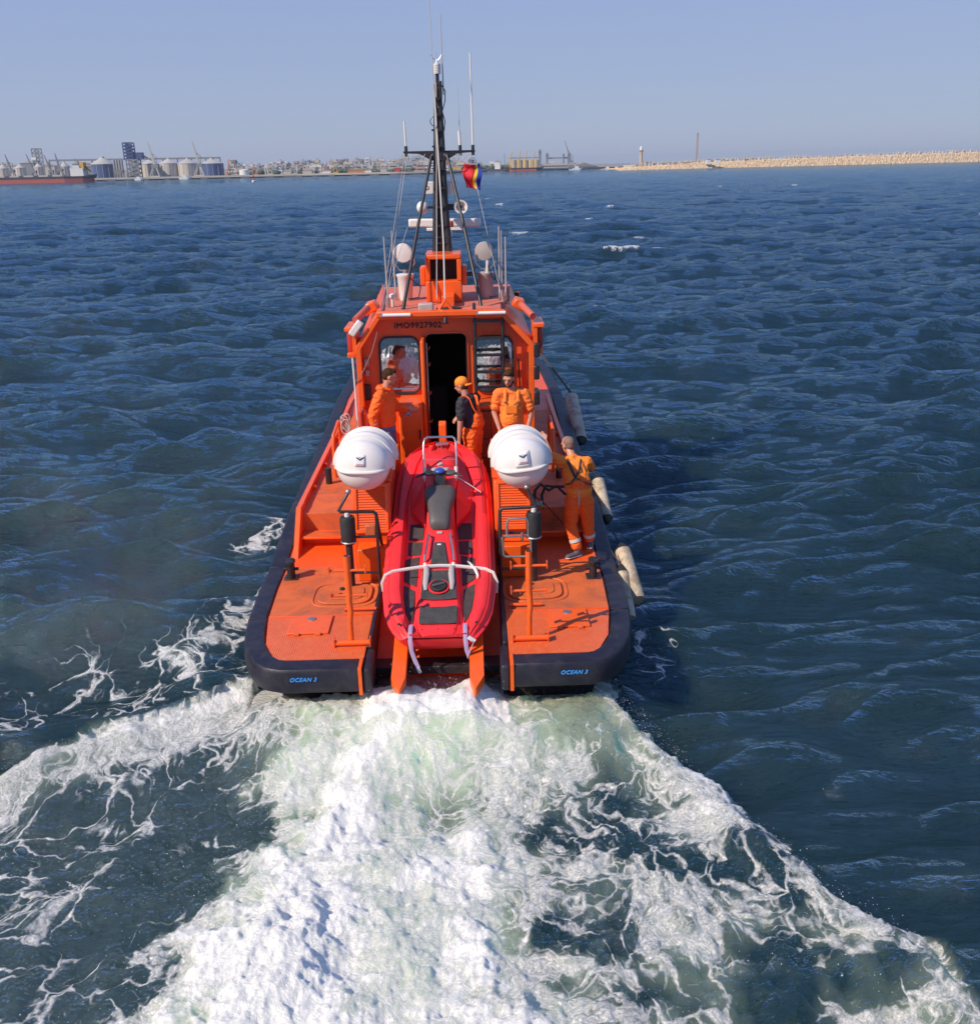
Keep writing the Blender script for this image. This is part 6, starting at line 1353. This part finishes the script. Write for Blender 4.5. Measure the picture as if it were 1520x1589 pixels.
# ships
def ship(px0, px1, y_wl0, y_deck, Y, label, split, rev=False, house=True, name='cargo_ship', depth=16):
    x0, x1 = fx(px0, Y), fx(px1, Y); zd = fz(px1, y_deck, Y) 
    t = thing(name, label, 'ship', ((x0 + x1) / 2, Y, 0))
    L_ = x1 - x0; zr = zd * split
    for nm, za, zb, mt in (('lower_hull', -1, zr, REDH), ('upper_hull', zr + .01, zd, DKH)):
        rings = []
        for k, w in ((0, .9), (.05, 1), (.8, 1), (.92, .55), (1.0, .04)):
            x = x0 + L_ * k; f = 1.0; x_b = x - (3 * (1 - split) if k == 1 and nm == 'lower_hull' else 0)
            fl_ = 1.5 if (k == 1 and nm == 'upper_hull') else 0
            rings.append([(x_b, Y - depth / 2 * w, za), (x_b + fl_, Y - depth / 2 * w, zb + (1.2 if k == 1 and nm == 'upper_hull' else 0)), (x_b + fl_, Y + depth / 2 * w, zb + (1.2 if k == 1 and nm == 'upper_hull' else 0)), (x_b, Y + depth / 2 * w, za)])
        far_part(t, MB().rings(rings), nm, mt, smooth=0)
    return t, x0, x1, zd
t, x0, x1, zd = ship(-60, 151, 285, 272.5, 800, 'long cargo ship with red underside and dark topsides moored at the left', .62)
for (pa, pb, ya, mt) in ((116, 136, 261, WHT), (121, 131, 257, WHT)): far_part(t, MB().box(fx(pa, 800), 796, zd + .02 if ya == 261 else fz(pa, 261, 800) + .02, fx(pb, 800), 804, fz(pa, ya, 800)), 'deckhouse', mt, smooth=0)
far_part(t, MB().box(fx(131.5, 800), 797, zd + 4.3, fx(137, 800), 803, fz(134, 252, 800)), 'funnel', YEL, smooth=0)
far_part(t, MB().tube([(fx(124, 800), 800, zd + 3), (fx(124, 800), 800, fz(124, 245, 800))], .2, 5), 'ship_mast', STRUT)
far_part(t, MB().tube([(fx(137, 800), 800, zd + 7), (fx(145, 800), 800, zd + 3)], .5, 5), 'davit', REDF)
for px in (8, 30, 52, 74, 96): far_part(t, MB().box(fx(px - 7, 800), 796, zd + .02, fx(px + 7, 800), 804, zd + 1.1), 'hatch_cover', CONC, smooth=0)
t, x0, x1, zd = ship(790, 842, 266, 259.5, 1090, 'dark and red bulk ship with raised yellow derricks moored at the far quay', .5)
for k, px in enumerate((795, 808, 818, 830)):
    far_part(t, MB().tube([(fx(px - 3, 1090), 1090, zd), (fx(px - 3, 1090), 1090, fz(px, 246, 1090)), (fx(px + 1, 1090), 1090, fz(px, 233, 1090))], [.8, .7, .25], 5), 'derrick', YEL)
far_part(t, MB().box(fx(836, 1090), 1086, zd + .02, fx(841, 1090), 1094, zd + 3), 'deckhouse', STRUT, smooth=0)
t, x0, x1, zd = ship(756, 789, 267, 264, 1075, 'low red and white vessel moored ahead of the bulk ship', .5)
far_part(t, MB().tube([(fx(783, 1075), 1075, zd), (fx(783, 1075), 1075, fz(783, 238, 1075))], .3, 5), 'ship_mast', STRUT)
# ochre silos, towers and sheds right of the mast
for k, px in enumerate((797, 806, 815, 824, 832)): silo(px, 9.5, 246, 248, 1180, TAN, ('leftmost','second from the left','middle','second from the right','rightmost')[k] + ' of the five ochre silos behind the bulk ship', False, group='ochre silos behind the bulk ship')
for px, yt, mt, lab, w in ((838, 232, STRUT, 'tall narrow grey tower right of the ochre silos', 3.5), (849, 237, STRUT, 'dark narrow tower at the left end of the elevated conveyor', 3.2), (874.5, 238, STRUT, 'slim grey tower in the middle of the elevated conveyor', 2.2), (883, 237, STRUT, 'grey tower at the right end of the elevated conveyor', 4)):
    Y = 1210; t = thing('port_tower', lab, 'tower', (fx(px, Y), Y, 2)); far_part(t, MB().box(fx(px - w / 2, Y), Y - 2, 2, fx(px + w / 2, Y), Y + 2, fz(px, yt, Y)), 'shaft', mt, smooth=0)
    far_part(t, MB().box(fx(px - w / 2 - .5, Y), Y - 3, fz(px, yt + 4, Y), fx(px + w / 2 + .5, Y), Y - 2.01, fz(px, yt + 2, Y)), 'platform', mt, smooth=0)
t = thing('elevated_conveyor', 'thin dark conveyor bridge between the grey port towers', 'conveyor', (fx(866, 1212), 1212, 2)); far_part(t, MB().box(fx(849, 1212), 1211, fz(866, 246, 1212), fx(886, 1212), 1213, fz(866, 244, 1212)), 'bridge', STRUT, smooth=0)
t = thing('ochre_gantry', 'grey conveyor along the top of the ochre silos', 'conveyor', (fx(815, 1182), 1182, 2)); far_part(t, MB().box(fx(790, 1182), 1181, fz(815, 245.6, 1182), fx(838, 1182), 1183, fz(815, 244, 1182)), 'bridge', STRUT, smooth=0)
crane(886, 876, 217, 'grey portal crane with a long raised jib right of the mast', 1180, .7, STRUT)
for i, (pa, pb, ye, yt, mt) in enumerate(((838, 888, 256, 251, CONC), (888, 928, 258, 252, STRUT), (886, 922, 258, 250, CONC))):
    Y = 1200 + 12 * i; t = thing('warehouse', ['long pale warehouse with a shallow roof right of the bulk ship', 'dark gabled warehouse near the breakwater tip', 'pale roofed warehouse behind the dark gabled one'][i], 'warehouse', (fx((pa + pb) / 2, Y), Y, 2)); x0, x1 = fx(pa, Y), fx(pb, Y); ze, zt = fz(pb, ye, Y), fz(pb, yt, Y)
    far_part(t, MB().box(x0, Y, 2, x1, Y + 10, ze), 'wall', mt, smooth=0); far_part(t, MB().prism([(x0 - 1, ze + .01), ((x0 + x1) / 2, zt), (x1 + 1, ze + .01)], Y - 1, Y + 10, 'Y'), 'roof', ROOFM if i != 1 else STRUT, smooth=0)
# city blocks along the shore and on the rise behind
CB = [fm('city_wall_%s' % a, c, .85, .15, .3) for a, c in (('cream', (.50, .45, .38)), ('grey', (.34, .33, .32)), ('rose', (.42, .30, .26)), ('white', (.62, .60, .57)), ('brown', (.24, .20, .18)), ('blue', (.30, .34, .40)))]
WINM = fm('far_window', (.06, .07, .09))
ADJ = ['cream', 'grey', 'rose', 'white', 'brown', 'blue-grey']
hill = [(-420, 1300), (-150, 1450), (0, 1500), (260, 1700)]
rise = MB(); rise.add([(-900, 1180, 1.5), (90, 1300, 1.5), (120, 1480, 7), (-900, 1380, 12), (-900, 3500, 14), (140, 3500, 7)], [(0, 1, 2, 3), (3, 2, 5, 4)]); o = rise.build('hill', LAND, None, smooth=0); o['kind'] = 'structure'
rb = random.Random(3)
nb = 0
for i in range(260):
    px = rb.uniform(352, 660) if i < 200 else rb.uniform(655, 945)
    row = rb.random(); Y = 1000 + 420 * row if px < 660 else 1220 + 250 * row
    if px > 780 and row < .5: continue
    top_env = float(np.interp(px, [352, 400, 440, 470, 560, 640, 700, 760, 800, 945], [246, 248, 249, 247, 243, 240, 242, 244, 248, 252]))
    yt = top_env + (1 - row) * 13 + rb.uniform(-1, 6) if px < 780 else rb.uniform(250, 257)
    w = rb.uniform(3.5, 9) if row > .4 else rb.uniform(6, 16); x0, x1 = fx(px, Y), fx(px + w, Y); zt = fz(px, yt, Y)
    if zt < 6: zt = 5 + rb.random() * 4
    ci = rb.choice([0, 0, 1, 1, 2, 3, 3, 4, 5]); big = 'tall' if zt > 18 else ('mid-height' if zt > 10 else 'low')
    t = thing('city_building', '%s %s far city block on the hazy shore' % (big, ADJ[ci]), 'building', (x0, Y, 2), '%s %s blocks on the far shore' % (big, ADJ[ci])); nb += 1
    mbw = MB().box(x0, Y, 1, x1, Y + 12, zt); far_part(t, mbw, 'wall', CB[ci], smooth=0)
    nf = max(1, int((zt - 2) / 3.2)); mbw = MB()
    for k in range(nf):
        z = 3.4 + k * 3.1
        if z + 1.3 < zt: mbw.box(x0 + .8, Y - .12, z, x1 - .8, Y - .01, z + 1.2)
    if mbw.v: o = far_part(t, mbw, 'window_band', WINM, smooth=0); o['kind'] = 'stuff'
    if rb.random() < .35: far_part(t, MB().box(x0 + (x1 - x0) * .3, Y + 2, zt + .01, x0 + (x1 - x0) * .6, Y + 6, zt + 1.8), 'roof_block', CB[1], smooth=0)
# low harbour clutter: masts, coloured cranes, containers
for i in range(46):
    px = rb.uniform(350, 640); Y = rb.uniform(960, 1000); x = fx(px, Y); c = rb.choice([CONC, STRUT, STRUT, ORF, WHT])
    yy = rb.uniform(250, 262); t = thing('dock_mast', 'thin lattice mast standing among the far dock clutter', 'mast', (x, Y, 2), 'thin masts on the far dock')
    far_part(t, MB().tube([(x, Y, 2), (x + rb.uniform(-3, 3), Y, fz(px, yy, Y))], [.45, .2], 5), 'mast_pole', c)
for px, ptip, yt, c, lab in ((360, 356, 249, STRUT, 'grey dock crane right of the last blue silo'), (356, 358, 246, ORF, 'rusty dock crane nearest the last silo'), (396, 393, 252, ORF, 'orange dock crane above the white tank'), (506, 505, 256, REDF, 'red dock crane left of the yellow one'), (521, 515, 254, YEL, 'bright yellow dock crane in front of the city'), (420, 416, 252, CONC, 'pale dock crane left of the city centre'), (455, 458, 254, CONC, 'second pale dock crane before the city'), (552, 548, 247, CONC, 'pale dock crane below the densest city blocks'), (704, 706, 247, STRUT, 'grey dock crane just right of the boat mast')):
    crane(px, ptip, yt, lab, 965, .55, c)
for i, (px, w, h, c, lab) in enumerate(((371, 15, 5, WHT, 'round white tank by the water right of the silos'), (612, 9, 5, REDF, 'red container stack on the far quay left of the mast'), (566, 10, 3, WHT, 'white low hall below the city'), (500, 13, 3, WHT, 'white shed left of the yellow crane'), (540, 26, 4, ORF, 'long brown shed right of the yellow crane'), (768, 8, 10, WHT, 'white house right of the flag'), (703, 12, 5, YEL, 'ochre hall just right of the boat mast'), (440, 12, 4, CONC, 'pale shed in the dock clutter'), (470, 14, 4, CONC, 'second pale shed in the dock clutter'), (590, 10, 5, CONC, 'pale shed beside the red containers'))):
    Y = 952 if px < 650 else 1085; x0, x1 = fx(px, Y), fx(px + w, Y)
    t = thing('tank' if i == 0 else 'dock_shed', lab, 'tank' if i == 0 else 'shed', (x0, Y, 2))
    if i == 0: far_part(t, MB().lathe(((x0 + x1) / 2, Y + 5, 2), (0, 0, 1), [(0, (x1 - x0) / 2), (4.6, (x1 - x0) / 2), (5.4, .2)], 24), 'tank_wall', c)
    else:
        far_part(t, MB().box(x0, Y, 1.9, x1, Y + 8, 2 + h * .75), 'wall', c, smooth=0); far_part(t, MB().prism([(x0 - .3, 2 + h * .75), ((x0 + x1) / 2, 2 + h), (x1 + .3, 2 + h * .75)], Y - .3, Y + 8, 'Y'), 'roof', ROOFM, smooth=0)
# greenery mass on the shore
mb = MB()
for i in range(170):
    px = rb.choice([rb.uniform(505, 560), rb.uniform(360, 640), rb.uniform(700, 790)]); Y = rb.uniform(975, 1010) if px < 650 else rb.uniform(1130, 1160)
    mb.ell((fx(px, Y), Y, rb.uniform(2.5, 4.5)), rb.uniform(2, 5), 3, rb.uniform(1.2, 2.6), 7, 5)
o = mb.build('shoreline_shrubs', GREENM, None, smooth=60); o['kind'] = 'stuff'
# small craft, buoy
for i, (px, Y, s, lab) in enumerate(((288, 890, 1.6, 'white launch near the foot of the right portal crane'), (217, 900, 1.2, 'small white launch below the blue tower'), (896, 1040, 1.6, 'white motor boat near the far warehouses'), (944, 950, 1.2, 'white boat off the breakwater tip'), (958, 960, 1.2, 'second white boat tucked behind the breakwater tip'))):
    x = fx(px, Y); t = thing('motor_boat', lab, 'boat', (x, Y, 0), 'white boats under the far shore')
    far_part(t, MB().rings([[(x - 3 * s, Y - s, -.2), (x - 3 * s, Y - s, 1.1 * s), (x - 3 * s, Y + s, 1.1 * s), (x - 3 * s, Y + s, -.2)], [(x + 1.5 * s, Y - s, -.2), (x + 1.5 * s, Y - s, 1.2 * s), (x + 1.5 * s, Y + s, 1.2 * s), (x + 1.5 * s, Y + s, -.2)], [(x + 3.2 * s, Y - .1, -.2), (x + 3.6 * s, Y - .1, 1.5 * s), (x + 3.6 * s, Y + .1, 1.5 * s), (x + 3.2 * s, Y + .1, -.2)]]), 'hull', WHT, smooth=0)
    far_part(t, MB().box(x - 1.5 * s, Y - .7 * s, 1.2 * s, x + .8 * s, Y + .7 * s, 2.4 * s), 'cabin', WHT, smooth=0)
for px, yt, Y, lab in ((889.5, 240, 1045, 'sailing yacht with bare mast before the far warehouses'), (940, 255, 960, 'small sailing boat by the breakwater tip')):
    x = fx(px, Y); t = thing('sailing_boat', lab, 'boat', (x, Y, 0)); far_part(t, MB().rings([[(x - 4, Y - 1, 0), (x - 4, Y - 1, 1), (x - 4, Y + 1, 1), (x - 4, Y + 1, 0)], [(x + 4, Y - .1, .2), (x + 4.4, Y - .1, 1.3), (x + 4.4, Y + .1, 1.3), (x + 4, Y + .1, .2)]]), 'hull', WHT, smooth=0)
    far_part(t, MB().tube([(x, Y, 1), (x, Y, fz(px, yt, Y))], [.22, .08], 5), 'mast', STRUT)
Y = 560; x = fx(393, Y); t = thing('navigation_buoy', 'red and white navigation buoy afloat before the harbour', 'buoy', (x, Y, 0))
far_part(t, MB().lathe((x, Y, -.3), (0, 0, 1), [(0, .9), (1.0, 1.0), (1.3, .5)], 16), 'float', WHT); far_part(t, MB().lathe((x, Y, 1.01), (0, 0, 1), [(0, .45), (1.6, .25), (1.7, .5), (2.3, .45), (2.5, .05)], 12), 'tower', REDF)
# ------------------------------------------------------------------ breakwater
bwp = [(fx(948, 850), 850), (fx(1000, 885), 885), (fx(1100, 925), 925), (fx(1200, 955), 955), (fx(1350, 990), 990), (fx(1520, 1030), 1030), (fx(2100, 1180), 1180)]
bwh = [1.0, 3.4, 6.0, 7.6, 9.2, 11.2, 13.5]
def bw_at(s):
    n = len(bwp) - 1; i = min(n - 1, int(s * n)); f = s * n - i
    a, b_ = Vector(bwp[i]), Vector(bwp[i + 1]); return a + (b_ - a) * f, bwh[i] + (bwh[i + 1] - bwh[i]) * f, (b_ - a).normalized()
nS, nT = 1400, 20
ss = np.linspace(0, 1, nS); vv = np.zeros((nS, nT, 3))
for i, s in enumerate(ss):
    p, h, d = bw_at(float(s)); nn = Vector((d.y, -d.x))
    for j in range(nT):
        tt = j / (nT - 1)
        prof_o = np.interp(tt, [0, .45, .55, .75, 1.0], [11, 3, 2, -8, -12]); prof_z = np.interp(tt, [0, .1, .45, .55, .75, 1.0], [-1.5, 0, h * .74, h * .78, h * .80, h * .8])
        vv[i, j] = (p.x + nn.x * prof_o, p.y + nn.y * prof_o, prof_z)
nzv = fbm2(vv[..., 0] * .55, vv[..., 2] * .9 + vv[..., 1] * .55, 4, .65) + .6 * np.abs(perlin2(vv[..., 0] * 1.3, vv[..., 1] * 1.1 + vv[..., 2]))
vv[..., 2] += nzv * .42; vv[..., 1] -= nzv * .5
idx = np.arange(nS * nT).reshape(nS, nT); fq = np.stack([idx[:-1, :-1], idx[1:, :-1], idx[1:, 1:], idx[:-1, 1:]], -1).reshape(-1, 4)
me = bpy.data.meshes.new('breakwater'); me.from_pydata(vv.reshape(-1, 3).tolist(), [], fq.tolist()); me.update(); me.materials.append(STONE)
o = bpy.data.objects.new('breakwater', me); C.objects.link(o); tag(o, 'long breakwater of pale boulders reaching in from the right', 'breakwater')
pro = []
for k in range(4):
    b = MB()
    rk = random.Random(k)
    for q in range(3):
        a = rk.uniform(0, 6.28); d = Vector((math.cos(a) * .8, math.sin(a) * .8, 1)).normalized(); b.tube([(-d.x, -d.y, -.2), (d.x * 1.0, d.y * 1.0, 2.2 + rk.uniform(0, 1.0))], [.85, .45], 6)
    me = b.mesh('concrete_armour_block'); me.materials.append(CB[0]); pro.append(me)
nblk = 250
for k in range(nblk):
    s = .12 + .76 * (k + rb.uniform(-.3, .3)) / nblk; p, h, d = bw_at(s); nn = Vector((d.y, -d.x))
    o = bpy.data.objects.new('concrete_armour_block', pro[k % 4]); C.objects.link(o); sc = rb.uniform(.6, 1.1)
    o.location = (p.x - nn.x * rb.uniform(1, 5), p.y - nn.y * rb.uniform(1, 5), h * .78 + .1); o.rotation_euler = (0, 0, rb.uniform(0, 6.28)); o.scale = (sc, sc, sc)
    tag(o, 'jagged concrete armour block standing along the crest of the breakwater', 'armour block', 'concrete armour blocks on the breakwater crest')
# lighthouse, beacon mast, huts
YL = 900; xl = fx(995, YL); t = thing('lighthouse', 'slim pale stone lighthouse with white lantern on the breakwater tip', 'lighthouse', (xl, YL, 2)); zb, zt = 2, fz(995, 226, YL)
far_part(t, MB().lathe((xl, YL, zb), (0, 0, 1), [(0, 1.9), (3, 1.5), (zt - zb - 5, 1.25), (zt - zb - 4.2, 1.9), (zt - zb - 3.6, 1.9)], 16), 'tower_shaft', fm('lighthouse_stone', (.45, .37, .28)))
far_part(t, MB().lathe((xl, YL, zt - 3.58), (0, 0, 1), [(0, 1.2), (2.0, 1.2), (2.8, .6), (3.4, .1)], 14), 'lantern', WHT)
t = thing('keeper_hut', 'low grey hut beside the foot of the lighthouse', 'hut', (xl + 6, YL + 2, 2)); far_part(t, MB().box(xl + 2.5, YL, 2, xl + 10, YL + 4, 6.2), 'wall', STRUT, smooth=0); far_part(t, MB().box(xl + 2.2, YL - .3, 6.21, xl + 10.3, YL + 4.3, 6.6), 'roof', CONC, smooth=0)
t = thing('keeper_hut', 'low white jetty building left of the lighthouse', 'hut', (xl - 12, YL + 2, 2)); far_part(t, MB().box(xl - 14, YL + 3, 1, xl - 4, YL + 7, 4.0), 'wall', WHT, smooth=0)
YB = 935; xb_ = fx(1082, YB); t = thing('beacon_mast', 'thin reddish lattice mast rising from the breakwater', 'mast', (xb_, YB, 4)); mb = MB(); truss(mb, xb_ - .55, YB - .55, 4, xb_ + .55, YB + .55, fz(1082, 208, YB), 14, .09); far_part(t, mb, 'lattice', fm('rusty_red_lattice', (.42, .26, .22)), smooth=0); far_part(t, MB().box(xb_ - .5, YB - .5, fz(1082, 208, YB), xb_ + .5, YB + .5, fz(1082, 206, YB)), 'mast_light', STRUT, smooth=0)
for px, lab in ((1100, 'left of two white huts on the breakwater slope'), (1114, 'right of two white huts on the breakwater slope')):
    Y = 915; x = fx(px, Y); t = thing('white_hut', lab, 'hut', (x, Y, 4)); far_part(t, MB().box(x - 1.9, Y - 1.5, 3.2, x + 1.9, Y + 2, fz(px, 247, Y)), 'wall', WHT, smooth=0); far_part(t, MB().box(x - 2.1, Y - 1.8, fz(px, 247, Y) + .01, x + 2.1, Y + 2.2, fz(px, 247, Y) + .3), 'roof', CONC, smooth=0)

# ------------------------------------------------------------------ spray thrown up along the wake
def spray():
    rs = np.random.RandomState(2); pts = []; rad = []
    def put(n, fxy, h, r0_, r1_):
        for _ in range(n):
            x, y = fxy(); z = abs(rs.normal(0, h)); pts.append((x, y, z)); rad.append(rs.uniform(r0_, r1_) * (1.4 if rs.rand() < .06 else .8))
    for A, off in ((WL, .1), (WR, -.1)):
        def f(A=A, off=off):
            y = rs.uniform(5.2, 10.3) if off > 0 else rs.uniform(5.0, 10.2)
            return float(np.interp(y, A[:, 0], A[:, 1])) + off * abs(rs.normal(0, 3)), y
        put(1300, f, .06, .0012, .0045)
    put(3200, lambda: (rs.uniform(-1.9, 1.9), rs.normal(9.1, .35)), .11, .0012, .0045)
    put(6500, lambda: (rs.normal(-.4, 1.1), rs.uniform(4.8, 9.3)), .07, .0010, .004)
    put(700, lambda: (rs.uniform(-.75, .75), rs.uniform(9.2, 9.9)), .15, .003, .007)
    pts = np.array(pts); rad = np.array(rad)
    oc = np.array([(1, 0, 0), (-1, 0, 0), (0, 1, 0), (0, -1, 0), (0, 0, 1), (0, 0, -1)], float)
    fc = np.array([(0, 2, 4), (2, 1, 4), (1, 3, 4), (3, 0, 4), (2, 0, 5), (1, 2, 5), (3, 1, 5), (0, 3, 5)])
    v = (pts[:, None, :] + np.array([0, 0, .16]) + oc[None] * rad[:, None, None]).reshape(-1, 3); f = (fc[None] + 6 * np.arange(len(pts))[:, None, None]).reshape(-1, 3)
    me = bpy.data.meshes.new('wake_spray'); me.vertices.add(len(v)); me.vertices.foreach_set('co', v.ravel().astype(np.float32)); me.loops.add(f.size); me.loops.foreach_set('vertex_index', f.ravel().astype(np.int32)); me.polygons.add(len(f)); me.polygons.foreach_set('loop_start', np.arange(0, f.size, 3, dtype=np.int32)); me.update()
    me.materials.append(mat('spray_white', (.85, .85, .84), .4, var=.02)); o = bpy.data.objects.new('wake_spray', me); C.objects.link(o); o['kind'] = 'stuff'
spray()

# ------------------------------------------------------------------ haze
HZ = bpy.data.materials.new('haze'); HZ.use_nodes = True; _t = HZ.node_tree; _t.nodes.clear()
_o = _t.nodes.new('ShaderNodeOutputMaterial'); _v = _t.nodes.new('ShaderNodeVolumePrincipled'); _v.inputs['Density'].default_value = 0.00011; _v.inputs['Color'].default_value = (.80, .88, 1.0, 1); _v.inputs['Anisotropy'].default_value = 0.2
_t.links.new(_v.outputs[0], _o.inputs['Volume'])
o = MB().box(-9500, -300, -6, 9500, 9600, 60).build('haze', HZ, None, smooth=0); o['kind'] = 'stuff'
